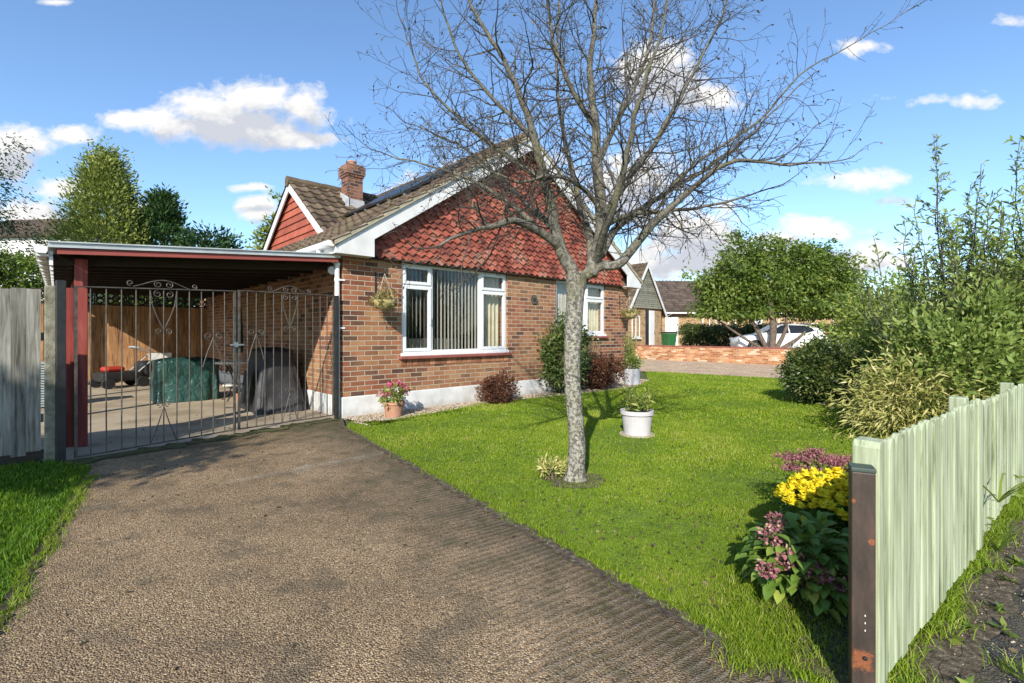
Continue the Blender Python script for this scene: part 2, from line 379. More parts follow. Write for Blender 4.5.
MAT['carglass'] = M_noise('dark_car_glass', [(0.3, (0.012,0.014,0.016)), (0.7, (0.02,0.022,0.025))], 1, 1, 0.08, 0, spec=0.6)
MAT['lamp_red'] = M_noise('red_lamp_lens', [(0.3, (0.30,0.015,0.012)), (0.7, (0.38,0.03,0.02))], 5, 2, 0.2, 0)
MAT['lamp_clear'] = M_noise('clear_lamp_lens', [(0.3, (0.45,0.47,0.5)), (0.7, (0.6,0.62,0.65))], 5, 2, 0.15, 0)
MAT['tyre'] = M_noise('tyre_rubber', [(0.3, (0.012,0.012,0.012)), (0.7, (0.025,0.025,0.025))], 9, 3, 0.8, 0.2)
MAT['marble'] = M_noise('white_table_top', [(0.3, (0.6,0.58,0.53)), (0.7, (0.72,0.70,0.65))], 4, 4, 0.5, 0.05)
def M_bark_lichen():
    m, t, b, co = newmat('lichen_bark')
    hz = t.node('ShaderNodeSeparateXYZ', ins={0: co}).outputs[2]
    up = t.math('MULTIPLY', t.math('SUBTRACT', t.math('ADD', hz, t.math('MULTIPLY', t.noise(co, 5, 3), 0.5)), 1.55), 1.1, clamp=True)
    v = t.node('ShaderNodeMapping', ins={'Vector': co, 'Scale': (1, 1, 0.55)}).outputs[0]
    base = t.ramp(t.noise(v, 20, 6, 0.7), [(0.3, (0.06,0.054,0.043)), (0.5, (0.115,0.107,0.086)), (0.7, (0.19,0.18,0.148))])
    n1 = t.noise(co, 34, 6, 0.72, 0.5)
    lic = t.ramp(n1, [(0.475, 0), (0.52, 1)])
    col = t.mix(t.math('MULTIPLY', lic, t.math('SUBTRACT', 0.80, t.math('MULTIPLY', up, 0.62))), base, (0.41,0.395,0.335))
    gr = t.ramp(t.noise(co, 5, 4), [(0.5, 0), (0.68, 1)])
    col = t.mix(t.math('MULTIPLY', gr, 0.45), col, (0.22,0.21,0.10))
    cr = t.ramp(t.noise(t.node('ShaderNodeMapping', ins={'Vector': co, 'Scale': (1.0,1.0,0.35)}).outputs[0], 32, 5, 0.7), [(0.32, 1), (0.42, 0)])
    col = t.mix(t.math('MULTIPLY', cr, 0.8), col, (0.05,0.042,0.035))
    setin(t, b, 'Base Color', col); setin(t, b, 'Roughness', 0.92); b.inputs['Specular IOR Level'].default_value = 0.2
    h = t.math('ADD', t.noise(v, 28, 6, 0.7), t.math('MULTIPLY', n1, 0.8))
    setin(t, b, 'Normal', t.bump(h, 0.9, 0.02))
    return m
MAT['bark'] = M_bark_lichen()
MAT['limb'] = M_noise('limb_bark', [(0.3, (0.06,0.055,0.038)), (0.46, (0.13,0.12,0.085)), (0.58, (0.20,0.185,0.135)), (0.72, (0.36,0.35,0.29))], 14, 7, 0.92, 0.9, 0.012, 50)
MAT['twig'] = M_noise('twig_bark', [(0.3, (0.035,0.031,0.026)), (0.5, (0.066,0.059,0.049)), (0.72, (0.125,0.115,0.095))], 9, 5, 0.9, 0.5, 0.004, 60)
MAT['trunkbark'] = M_noise('brown_bark', [(0.3, (0.07,0.05,0.035)), (0.7, (0.17,0.13,0.095))], 9, 6, 0.95, 0.8, 0.02, 30)
MAT['leaf_dry'] = M_leaf('dry_dark_leaf', [(0.0, (0.05,0.04,0.025)), (0.6, (0.085,0.07,0.035)), (1.0, (0.16,0.11,0.05))], trans=0.15)
MAT['leaf_mid'] = M_leaf('mid_green_leaf', [(0.0, (0.045,0.085,0.014)), (0.5, (0.12,0.19,0.03)), (1.0, (0.25,0.30,0.06))])
MAT['leaf_bush'] = M_leaf('dark_glossy_leaf', [(0.0, (0.03,0.055,0.014)), (0.55, (0.075,0.115,0.028)), (0.85, (0.15,0.17,0.05)), (1.0, (0.30,0.26,0.11))], rough=0.35, trans=0.15)
MAT['leaf_tall'] = M_leaf('tall_shrub_leaf', [(0.0, (0.085,0.14,0.025)), (0.5, (0.19,0.265,0.055)), (1.0, (0.35,0.39,0.12))])
MAT['leaf_hedge2'] = M_leaf('mid_shrub_leaf', [(0.0, (0.09,0.145,0.022)), (0.5, (0.20,0.275,0.05)), (1.0, (0.36,0.39,0.10))])
MAT['leaf_yellow'] = M_leaf('cream_variegated_leaf', [(0.0, (0.16,0.20,0.04)), (0.45, (0.40,0.39,0.11)), (1.0, (0.74,0.66,0.30))])
MAT['leaf_conifer'] = M_leaf('yellow_conifer_leaf', [(0.0, (0.08,0.125,0.02)), (0.5, (0.20,0.25,0.05)), (1.0, (0.36,0.38,0.10))], trans=0.2)
MAT['leaf_fir'] = M_leaf('dark_conifer_leaf', [(0.0, (0.014,0.04,0.014)), (0.6, (0.035,0.085,0.028)), (1.0, (0.08,0.15,0.04))], trans=0.15)
MAT['leaf_hedge'] = M_leaf('bright_hedge_leaf', [(0.0, (0.06,0.11,0.015)), (0.5, (0.12,0.19,0.03)), (1.0, (0.23,0.28,0.05))])
MAT['leaf_red'] = M_leaf('russet_leaf', [(0.0, (0.06,0.028,0.02)), (0.5, (0.14,0.055,0.035)), (1.0, (0.21,0.11,0.05))], trans=0.15)
MAT['leaf_pot'] = M_leaf('lime_pot_leaf', [(0.0, (0.09,0.14,0.025)), (0.6, (0.24,0.29,0.06)), (1.0, (0.42,0.42,0.12))])
MAT['leaf_hyd'] = M_leaf('hydrangea_leaf', [(0.0, (0.06,0.13,0.018)), (0.6, (0.19,0.30,0.045)), (0.9, (0.34,0.40,0.07)), (1.0, (0.42,0.36,0.06))], rough=0.62, trans=0.25, mottle=0.3)
MAT['petal_yellow'] = M_leaf('yellow_petal', [(0.0, (0.72,0.54,0.010)), (1.0, (0.90,0.80,0.04))], rough=0.6, trans=0.15, mottle=0.3)
MAT['petal_pink'] = M_leaf('dusky_pink_petal', [(0.0, (0.14,0.04,0.05)), (0.45, (0.30,0.10,0.13)), (0.8, (0.48,0.26,0.24)), (1.0, (0.60,0.46,0.38))], rough=0.7, trans=0.15)
MAT['petal_mixed'] = M_leaf('pink_white_petal', [(0.0, (0.5,0.07,0.16)), (0.5, (0.6,0.14,0.26)), (0.75, (0.75,0.45,0.5)), (1.0, (0.8,0.76,0.74))], rough=0.6, trans=0.2)
MAT['grass'] = M_leaf('grass_blade', [(0.0, (0.08,0.155,0.008)), (0.45, (0.18,0.285,0.016)), (0.85, (0.29,0.375,0.03)), (1.0, (0.46,0.40,0.15))], rough=0.5, trans=0.35, spec=0.25, mottle=0.1)
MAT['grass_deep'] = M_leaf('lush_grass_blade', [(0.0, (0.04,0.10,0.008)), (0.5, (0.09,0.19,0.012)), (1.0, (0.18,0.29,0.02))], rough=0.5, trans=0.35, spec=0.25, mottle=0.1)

# ------------------------------------------------------------------ ground materials
def M_drive():
    m, t, b, co = newmat('ribbed_aggregate_concrete')       # local x across the drive, y along it
    sp = t.node('ShaderNodeSeparateXYZ', ins={0: co}); X, Y = sp.outputs[0], sp.outputs[1]
    n1 = t.noise(co, 0.9, 5, 0.6); n2 = t.noise(co, 6, 6, 0.7); n3 = t.noise(co, 45, 4, 0.6)
    ve = t.vor(co, 140); vc = t.node('ShaderNodeSeparateColor', ins={0: ve.outputs['Color']})
    ve2 = t.vor(co, 260); vc2 = t.node('ShaderNodeSeparateColor', ins={0: ve2.outputs['Color']})
    agg = t.ramp(vc.outputs[0], [(0.0, (0.085,0.06,0.042)), (0.35, (0.185,0.138,0.095)), (0.65, (0.29,0.22,0.155)), (0.86, (0.40,0.325,0.24)), (1.0, (0.58,0.52,0.42))])
    agg2 = t.ramp(vc2.outputs[1], [(0.0, (0.09,0.066,0.047)), (0.6, (0.25,0.19,0.135)), (1.0, (0.46,0.39,0.30))])
    col = t.mix(t.ramp(n3, [(0.4, 0), (0.6, 1)]), agg, agg2)
    gap = t.ramp(ve.outputs['Distance'], [(0.5, 0), (0.85, 1)])
    col = t.mix(t.math('MULTIPLY', gap, 0.72), col, (0.045,0.033,0.024))
    chip = t.math('MULTIPLY', t.ramp(vc.outputs[2], [(0.90, 0), (0.94, 1)]), t.ramp(ve.outputs['Distance'], [(0.25, 1), (0.5, 0)]))
    col = t.mix(t.math('MULTIPLY', chip, 0.7), col, (0.55,0.48,0.38))
    # ribs tamped across the drive
    rw = t.math('ADD', Y, t.math('MULTIPLY', t.math('SUBTRACT', t.noise(co, 2.2, 3), 0.5), 0.05))
    rib = t.math('SINE', t.math('MULTIPLY', rw, 2*PI/0.049))
    worn = t.ramp(t.math('ADD', t.math('MULTIPLY', t.math('ADD', X, -0.6), 0.75), t.math('MULTIPLY', t.math('SUBTRACT', n1, 0.5), 1.4)), [(0.2, 0.0), (0.9, 1)])
    ribh = t.math('MULTIPLY', rib, worn)
    col = t.mix(t.math('MULTIPLY', t.ramp(ribh, [(0.3, 0), (0.9, 1)]), 0.12), col, (0.36,0.30,0.23))
    # brown wear, damp moss along the right edge and by the gate
    col = t.mix(1.0, col, t.ramp(n1, [(0.3, (1.0,0.88,0.68)), (0.5, (1.40,1.23,0.94)), (0.7, (1.82,1.60,1.24))]), 'MULTIPLY')
    edge = t.ramp(t.math('ADD', X, t.math('MULTIPLY', t.math('SUBTRACT', n2, 0.5), 0.7)), [(1.75/3, 0), (2.45/3, 1)])
    edge.node.inputs[0].links[0].from_node
    e2 = t.math('MULTIPLY', t.math('SUBTRACT', t.math('ADD', X, t.math('MULTIPLY', t.math('SUBTRACT', n2, 0.5), 1.6)), 1.25), 1.1, clamp=True)
    col = t.mix(t.math('MULTIPLY', e2, 0.80), col, (0.060,0.047,0.026))
    pt = t.ramp(t.noise(co, 2.6, 6, 0.68), [(0.50, 0), (0.62, 1)])
    col = t.mix(t.math('MULTIPLY', pt, 0.55), col, (0.10,0.085,0.055))
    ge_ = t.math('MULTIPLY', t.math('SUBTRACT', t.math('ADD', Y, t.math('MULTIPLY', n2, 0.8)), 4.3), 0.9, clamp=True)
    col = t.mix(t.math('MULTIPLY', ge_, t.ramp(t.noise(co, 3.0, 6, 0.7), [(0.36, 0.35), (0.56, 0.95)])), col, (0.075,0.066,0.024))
    ms = t.math('MULTIPLY', t.ramp(n2, [(0.48, 0), (0.62, 1)]), t.math('ADD', t.math('MULTIPLY', e2, 0.5), t.math('MULTIPLY', t.math('SUBTRACT', Y, 5.3), 0.9, clamp=True), clamp=True))
    col = t.mix(t.math('MULTIPLY', ms, 0.8), col, (0.07,0.075,0.018))
    # ribs stay pale where the traffic polishes them
    col = t.mix(t.math('MULTIPLY', t.math('MULTIPLY', t.ramp(ribh, [(0.2, 0), (0.95, 1)]), t.ramp(n3, [(0.35, 0), (0.6, 1)])), 0.42), col, (0.36,0.31,0.24))
    # an old joint across the drive, filled with pale grit and spread about by the tyres
    j0 = (-0.286, 2.623); tx, ty = 0.9863, 0.1653; nx_, ny_ = -ty, tx
    dx = t.math('SUBTRACT', X, j0[0]); dyj = t.math('SUBTRACT', Y, j0[1])
    sj = t.math('ADD', t.math('MULTIPLY', dx, tx), t.math('MULTIPLY', dyj, ty))
    dj = t.math('ADD', t.math('MULTIPLY', dx, nx_), t.math('MULTIPLY', dyj, ny_))
    dj = t.math('ADD', dj, t.math('MULTIPLY', t.math('SUBTRACT', t.noise(co, 4, 4), 0.5), 0.10))
    wj = t.math('ADD', 0.009, t.math('MULTIPLY', t.ramp(t.math("MULTIPLY", sj, 0.5), [(0.38, 0), (0.62, 1)]), t.math('MULTIPLY', t.ramp(n2, [(0.42, 0), (0.62, 1)]), 0.20)))
    fj = t.math('SUBTRACT', 1.0, t.math('DIVIDE', t.math('ABSOLUTE', dj), wj), clamp=True)
    fj = t.math('MULTIPLY', fj, t.ramp(n3, [(0.36, 0.15), (0.56, 1)]))
    col = t.mix(t.math('MULTIPLY', fj, t.math('ADD', 0.25, t.math('MULTIPLY', t.ramp(t.noise(co, 3.5, 5, 0.7), [(0.42, 0), (0.58, 1)]), 0.5))), col, (0.50,0.46,0.36))
    setin(t, b, 'Base Color', col); setin(t, b, 'Roughness', 0.85); b.inputs['Specular IOR Level'].default_value = 0.3
    h = t.math('ADD', t.math('MULTIPLY', ribh, 0.34), t.math('SUBTRACT', 1.0, t.math('MULTIPLY', ve.outputs['Distance'], 1.2)))
    h = t.math('ADD', h, t.math('MULTIPLY', n3, 0.5)); h = t.math('ADD', h, t.math('MULTIPLY', vc.outputs[1], 0.6))
    setin(t, b, 'Normal', t.bump(h, 0.9, 0.008))
    return m
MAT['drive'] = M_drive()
def M_gravel(name, stops, scale, bd=0.012):
    m, t, b, co = newmat(name)
    ve = t.vor(co, scale); vc = t.node('ShaderNodeSeparateColor', ins={0: ve.outputs['Color']})
    col = t.ramp(vc.outputs[0], stops)
    gap = t.ramp(ve.outputs['Distance'], [(0.45, 0), (0.8, 1)])
    col = t.mix(t.math('MULTIPLY', gap, 0.6), col, tuple(c*0.35 for c in stops[0][1]))
    col = t.mix(1.0, col, t.ramp(t.noise(co, 1.5, 5), [(0.3, 0.75), (0.7, 1.15)]), 'MULTIPLY')
    setin(t, b, 'Base Color', col); setin(t, b, 'Roughness', 0.9); b.inputs['Specular IOR Level'].default_value = 0.25
    setin(t, b, 'Normal', t.bump(t.math('SUBTRACT', t.math('MULTIPLY', vc.outputs[1], 0.4), ve.outputs['Distance']), 1.0, bd))
    return m
MAT['gravel'] = M_gravel('beige_gravel', [(0.0, (0.20,0.14,0.09)), (0.4, (0.36,0.27,0.18)), (0.8, (0.48,0.39,0.28)), (1.0, (0.6,0.54,0.45))], 42)
MAT['gravel_far'] = M_gravel('pinkish_gravel', [(0.0, (0.46,0.31,0.19)), (0.5, (0.62,0.445,0.29)), (1.0, (0.74,0.58,0.40))], 30)
MAT['tarmac'] = M_gravel('worn_tarmac', [(0.0, (0.035,0.034,0.035)), (0.5, (0.065,0.063,0.065)), (0.88, (0.10,0.098,0.1)), (1.0, (0.24,0.22,0.21))], 130, 0.007)
_t = NT(MAT['tarmac'].node_tree); _b = _t.n['Principled BSDF']; _src = _b.inputs['Base Color'].links[0].from_socket
_co = _t.n.new('ShaderNodeTexCoord').outputs['Object']
_d = _t.mix(_t.noise(_co, 60, 6), (0.03,0.025,0.018), (0.17,0.14,0.10))
_c = _t.mix(_t.math('MULTIPLY', _t.ramp(_t.noise(_co, 3.2, 6, 0.7), [(0.46, 0), (0.60, 1)]), 0.85), _src, _d)
_c = _t.mix(_t.math('MULTIPLY', _t.ramp(_t.noise(_co, 6.5, 6, 0.7), [(0.55, 0), (0.66, 1)]), 0.7), _c, (0.055,0.075,0.015))
_t.l.new(_c, _b.inputs['Base Color'])
MAT['lawnsoil'] = M_noise('lawn_thatch', [(0.3, (0.07,0.11,0.010)), (0.7, (0.17,0.26,0.014))], 8, 8, 0.95, 0.9, 0.02, 40)
MAT['ground'] = M_noise('rough_ground', [(0.3, (0.055,0.07,0.02)), (0.7, (0.10,0.11,0.035))], 0.6, 8, 0.95, 0.5)
MAT['dirt'] = M_noise('bare_dirt', [(0.3, (0.04,0.03,0.02)), (0.48, (0.10,0.077,0.052)), (0.62, (0.17,0.137,0.098)), (0.72, (0.34,0.29,0.22))], 34, 10, 0.95, 1.0, 0.02, 110)

# ------------------------------------------------------------------ frames of reference
C0 = Vector((-2.54, 7.27, 0.0))
DF = Vector((0.7275, 0.6861, 0)); DS = Vector((-0.6861, 0.7275, 0))
ROTZ = math.atan2(0.6861, 0.7275)
def U(u, v, z=0.0): return C0 + DF*u + DS*v + Vector((0, 0, z))
AX = Vector((0.825, 0.565, 0)).normalized(); AL = Vector((-0.565, 0.825, 0)).normalized()   # across / along the drive
FD = Vector((0.789, 0.614, 0)).normalized(); FN = Vector((0.614, -0.789, 0)).normalized()     # picket fence along / street side
F0 = Vector((1.27, 1.72, 0))

def flat(name, pts, mat, z, kind='structure', grid=None):
    mb = MB(); mb.add([(p[0], p[1], z) for p in pts], [tuple(range(len(pts)))])
    o = mb.build(name, mat); tag(o, kind=kind)
    if o.data.polygons[0].normal.z < 0: o.data.flip_normals()
    return o

# ------------------------------------------------------------------ ground sheets
flat('ground', [(-400,-60),(400,-60),(400,500),(-400,500)], MAT['ground'], -0.03)
dr_r0 = Vector((1.01, 1.756, 0)); dr_l0 = Vector((-2.27, 2.14, 0))
def drive_r(s): return dr_r0 + AL*s
def drive_l(s): return dr_l0 + AL*s
gateL = Vector((-4.43, 4.75, 0)); gateR = Vector((-2.58, 7.19, 0))
# the drive is built in its own frame so that the ribs run across it
drv = bpy.data.objects.new('driveway', None)
ROTD = math.atan2(AX.y, AX.x)
DO = Vector((-1.35, 1.5, 0))           # origin on its left side
def to_drive(p): d = Vector(p) - DO; return (d.dot(AX), d.dot(AL))
pts = [drive_r(-6), drive_r(5.75), gateR + Vector((0.05,0.05,0)), gateL + Vector((-0.05,0.02,0)), Vector((-3.95,4.55,0)), Vector((-3.69,4.18,0)), drive_l(0), drive_l(-6)]
mb = MB(); mb.add([(*to_drive(p), 0.0) for p in pts], [tuple(range(len(pts)))])
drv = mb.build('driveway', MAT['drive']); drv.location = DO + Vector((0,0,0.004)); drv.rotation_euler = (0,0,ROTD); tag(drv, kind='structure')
if drv.data.polygons[0].normal.z < 0: drv.data.flip_normals()
# concrete floor under the carport
gq=Vector((-0.664,0.748,0))*0.06
flat('carport_floor', [gateL+gq, gateR+gq, U(0.0,0.02), U(0.0,9.0), U(-3.6,9.0), U(-3.6,-0.35)], MAT['slab'], 0.0)
# lawn
lawn_pts = [drive_r(-0.35), drive_r(5.75), G(352,421), G(392,419), G(430,412.5), G(480,404), G(520,398.5), G(560,394.5), G(600,390.5), G(634,386.5), G(648,381), G(645,371.5), G(795,379.5), G(840,383), F0+FD*8+FN*-0.05, F0+FN*-0.05]
flat('lawn', lawn_pts, MAT['lawnsoil'], 0.0)
flat('verge', [drive_l(-6)+AX*-6, drive_l(-6), drive_l(0), Vector((-3.69,4.18,0)), Vector((-3.95,4.55,0)), gateL, U(-3.2,-0.42), U(-12,-0.42)], MAT['lawnsoil'], 0.0)
# gravel border by the house
gb = [U(0.0,-0.9), U(0,0.0), U(7.6,0.0), U(7.75,0.3), U(8.6,0.3), G(650,380), G(634,388), G(600,392), G(560,396), G(520,400), G(480,405.5), G(430,414), G(392,420.5), G(352,423)]
flat('gravel_border', gb, MAT['gravel'], 0.006)
# neighbour's gravel drive and raised ground
flat('gravel_drive', [U(7.7,10), U(7.7,3), G(640,371.4), G(798,379.4), G(870,386), U(18.4,-8), U(18.4,10)], MAT['gravel_far'], 0.002)
mb = MB(); pa = [U(18.35,-12), U(18.35,14), U(70,14), U(70,-12)]
mb.prism([(p.x,p.y) for p in pa], lambda a,b,d: (a,b,d), -0.05, 0.30)
o = mb.build('raised_forecourt', MAT['gravel_far'], fix=True); tag(o, kind='structure')
# pavement, verge strip, road
flat('pavement', [F0+FN*0.17-FD*0.5, F0+FN*0.17+FD*30, F0+FN*2.0+FD*30, F0+FN*2.0-FD*0.5], MAT['tarmac'], 0.001)
flat('road', [F0+FN*2.12-FD*40, F0+FN*2.12+FD*80, F0+FN*9+FD*80, F0+FN*9-FD*40], MAT['tarmac'], -0.02)
flat('fence_verge', [F0+FN*0.18-FD*0.35, F0+FN*-0.06-FD*0.35, F0+FN*-0.06+FD*30, F0+FN*0.18+FD*30], MAT['dirt'], 0.005)
flat('bed_soil', [G(790,665), G(765,610), G(775,540), G(805,480), F0+FD*3.2, F0-FD*0.05], MAT['dirt'], 0.007)
# dirt strips on the edges of the drive
def strip(name, a, b, w, z, mat, seed, n=70):
    mb = MB(); a = Vector(a); b = Vector(b); d = (b-a).normalized(); s = Vector((-d.y, d.x, 0))
    L = []; R = []
    for i in range(n+1):
        p = a.lerp(b, i/n)
        l = w*(0.5+0.9*mnoise.noise(Vector((i*0.31, seed, 0)))); r = w*(0.5+0.9*mnoise.noise(Vector((i*0.27, seed+9, 0))))
        L.append(p+s*max(l,0.01)); R.append(p-s*max(r,0.01))
    mb.add([(p.x,p.y,z) for p in L]+[(p.x,p.y,z) for p in R], [(i, i+1, i+n+2, i+n+1) for i in range(n)])
    o = mb.build(name, mat, fix=True); tag(o, kind='structure')
    if o.data.polygons[0].normal.z < 0: o.data.flip_normals()
    return o
strip('pavement_edge_dirt', F0+FN*0.19-FD*0.3, F0+FN*0.19+FD*9, 0.075, 0.008, MAT['dirt'], 11, 160)
strip('path_edge_dirt', drive_r(-1), drive_r(5.9), 0.08, 0.012, MAT['dirt'], 3, 300)
strip('verge_edge_dirt', drive_l(-1), drive_l(2.6), 0.05, 0.012, MAT['soil'], 5, 260)
strip('gate_moss_dirt', gateL+Vector((0.15,-0.02,0)), gateR-Vector((0.05,0.05,0)), 0.22, 0.013, M_noise('moss_dirt', [(0.3, (0.04,0.04,0.016)), (0.55, (0.08,0.085,0.022)), (0.75, (0.2,0.17,0.11))], 14, 8, 0.95, 1.0, 0.03, 40), 7)

# ------------------------------------------------------------------ leaf scattering
def leafset(pos, size, aspect=0.45, up=0.3, tint=None, outward=None, droop=0.0, dirs=None, fold=0.15, n_jit=0.9, flat=False):
    """rhomb leaves (two triangles-worth quad, folded) -> V, F, tint"""
    N = len(pos)
    if dirs is None:
        d = rng.normal(size=(N,3)); 
        if outward is not None: d = d*n_jit + outward*1.2
        d[:,2] += up - droop
    else:
        d = dirs + rng.normal(size=(N,3))*0.25
    d /= np.linalg.norm(d,axis=1,keepdims=True)+1e-9
    r = np.array([[0,0,1.0]])+0.2*rng.normal(size=(N,3)) if flat else rng.normal(size=(N,3)); s = np.cross(d, r); s /= np.linalg.norm(s,axis=1,keepdims=True)+1e-9
    nrm = np.cross(s, d)
    L = (size*(0.6+0.8*rng.random(N)))[:,None]
    W = L*aspect*0.5
    base = pos; tip = pos + d*L - np.array([0,0,1])*L*droop*0.3
    mid = pos + d*L*0.45
    a = mid + s*W + nrm*W*fold*2; b = mid - s*W + nrm*W*fold*2
    V = np.stack([base, a, tip, b], axis=1).reshape(-1,3)
    idx = np.arange(N)[:,None]*4
    Fq = np.concatenate([idx+np.array([[0,1,2]]), idx+np.array([[0,2,3]])])
    if tint is None: tint = rng.random(N)
    T = np.repeat(tint, 4)
    return V, Fq, T
def merge(sets):
    Vs=[];Fs=[];Ts=[];n=0
    for V,Fq,T in sets:
        Vs.append(V);Fs.append(Fq+n);Ts.append(T);n+=len(V)
    return np.concatenate(Vs),np.concatenate(Fs),np.concatenate(Ts)
def clumps(center, rad, nclump, perclump, csize, shell=0.6, flatten=1.0, zmin=None, rough=0.25):
    """points in clumps spread through an uneven ellipsoid"""
    d = rng.normal(size=(nclump,3)); d /= np.linalg.norm(d,axis=1,keepdims=True)
    r = shell + (1-shell)*rng.random(nclump)**0.7
    lump = np.array([1+rough*2*mnoise.noise(Vector(x)*1.7+Vector((center[0],center[1],3))) for x in d])
    c = np.array(center) + d*(r*lump)[:,None]*np.array(rad)
    if zmin is not None: c[:,2] = np.maximum(c[:,2], zmin + 0.1*rng.random(nclump))
    ct = rng.random(nclump)
    p = np.repeat(c, perclump, axis=0) + rng.normal(size=(nclump*perclump,3))*csize*np.array([1,1,flatten])
    if zmin is not None: p[:,2] = np.maximum(p[:,2], zmin)
    t = np.clip(np.repeat(ct, perclump)*0.55 + rng.random(len(p))*0.5 - 0.02, 0, 1)
    out = p - np.array(center); out /= np.linalg.norm(out,axis=1,keepdims=True)+1e-9
    return p, t, out

# ------------------------------------------------------------------ THE BUNGALOW
house = thing('bungalow', 'red brick bungalow with red tile-hung gable, white window frames and mossy tiled roof', 'house', C0, ROTZ)
ZW = 2.47; ZP = 0.315
W1 = (1.0, 3.36, 0.93, 2.45); W2 = (4.81, 6.61, 1.24, 2.45)
mb = MB(); T = 0.26
def wallpiece(x0,x1,z0,z1): mb.box(x0,x1,0,T,z0,z1)
wallpiece(0,W1[0],ZP,ZW); wallpiece(W1[0],W1[1],ZP,W1[2]-0.005); wallpiece(W1[0],W1[1],W1[3],ZW)
wallpiece(W1[1],W2[0],ZP,ZW); wallpiece(W2[0],W2[1],ZP,W2[2]-0.005); wallpiece(W2[0],W2[1],W2[3],ZW); wallpiece(W2[1],7.6,ZP,ZW)
mb.box(0,T,T,10.0,ZP,ZW); mb.box(7.6-T,7.6,T,10.0,ZP,ZW); mb.box(T,7.6-T,9.74,10.0,ZP,ZW)
mb.build('wall', MAT['brick'], house)
mb = MB(); mb.box(-0.025,7.625,-0.025,0.3,-0.1,ZP-0.002); mb.box(-0.025,0.3,0.3,10.0,-0.1,ZP-0.002); mb.box(7.3,7.625,0.3,10.0,-0.1,ZP-0.002)
mb.build('plinth', MAT['plinth'], house, bevel=0.012)
# room behind the windows
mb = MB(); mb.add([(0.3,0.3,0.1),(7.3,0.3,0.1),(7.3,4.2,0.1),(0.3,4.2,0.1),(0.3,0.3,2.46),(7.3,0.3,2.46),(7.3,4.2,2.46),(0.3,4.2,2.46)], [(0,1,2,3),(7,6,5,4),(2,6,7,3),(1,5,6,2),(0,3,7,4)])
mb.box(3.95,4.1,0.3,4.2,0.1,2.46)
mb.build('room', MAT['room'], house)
def window(x0,x1,z0,z1,cas,parent,yf=0.03,fw=0.055,glassmat='glass'):
    """cas: list of (xa,xb,transom or None); frame mesh with casement, pane and sill sub-parts"""
    mb = MB(); d = 0.07
    mb.box(x0,x1,yf,yf+d,z1-fw,z1); mb.box(x0,x1,yf,yf+d,z0,z0+fw)
    mb.box(x0,x0+fw,yf,yf+d,z0+fw,z1-fw); mb.box(x1-fw,x1,yf,yf+d,z0+fw,z1-fw)
    for i,(a,b,t) in enumerate(cas):
        if i: mb.box(a-fw/2,a+fw/2,yf+0.002,yf+d-0.002,z0+fw,z1-fw)
        if t: mb.box(a+fw/2,b-fw/2,yf+0.004,yf+d-0.004,t-fw/2,t+fw/2)
    wf = mb.build('window', MAT['upvc'], parent, bevel=0.006)
    gm = MB()
    for i,(a,b,t) in enumerate(cas):
        a2 = a + (fw if i==0 else fw/2); b2 = b - (fw if i==len(cas)-1 else fw/2)
        spans = [(z0+fw, z1-fw)] if not t else [(z0+fw, t-fw/2),(t+fw/2, z1-fw)]
        for (s0,s1) in spans:
            if t:
                cm = MB(); k = 0.05; y0 = yf-0.018; y1 = yf+0.03
                cm.box(a2-0.012,b2+0.012,y0,y1,s1-k+0.012,s1+0.012); cm.box(a2-0.012,b2+0.012,y0,y1,s0-0.012,s0+k-0.012)
                cm.box(a2-0.012,a2+k-0.012,y0,y1,s0+k-0.012,s1-k+0.012); cm.box(b2-k+0.012,b2+0.012,y0,y1,s0+k-0.012,s1-k+0.012)
                cm.build('casement', MAT['upvc'], wf, bevel=0.005)
            pm = MB(); pm.add([(a2,yf+0.035,s0),(b2,yf+0.035,s0),(b2,yf+0.035,s1),(a2,yf+0.035,s1)], [(0,1,2,3)])
            pm.build('pane', MAT[glassmat], wf)
    return wf
wf = window(*W1, [(1.0,1.60,2.08),(1.60,2.70,None),(2.70,3.36,2.08)], house)
mb = MB(); mb.box(0.98,3.38,-0.035,0.035,0.895,0.945); mb.build('sub_sill', MAT['upvc'], wf, bevel=0.005)
mb = MB(); mb.box(0.94,3.42,-0.075,0.03,0.845,0.895); mb.build('sill', MAT['sill'], wf, bevel=0.008)
hm = MB(); hm.box(1.545,1.565,-0.01,0.016,1.42,1.56); hm.build('handle', MAT['upvc'], wf, bevel=0.004)
wf2 = window(*W2, [(4.81,5.89,None),(5.89,6.61,2.08)], house)
mb = MB(); mb.box(4.79,6.63,-0.035,0.035,1.205,1.255); mb.build('sub_sill', MAT['upvc'], wf2, bevel=0.005)
mb = MB(); mb.box(4.75,6.67,-0.075,0.03,1.155,1.205); mb.build('sill', MAT['sill'], wf2, bevel=0.008)
# a soldier course under the first sill
mb = MB()
for i in range(21): mb.box(0.98+i*0.115,0.98+i*0.115+0.1,-0.012,0.02,0.735,0.843,t=rng.random())
mb.build('brick_apron', M_noise('soldier_brick', [(0.3,(0.25,0.10,0.055)),(0.7,(0.38,0.19,0.10))],6,5,0.9,0.3,tintamt=0.35), house, bevel=0.004)
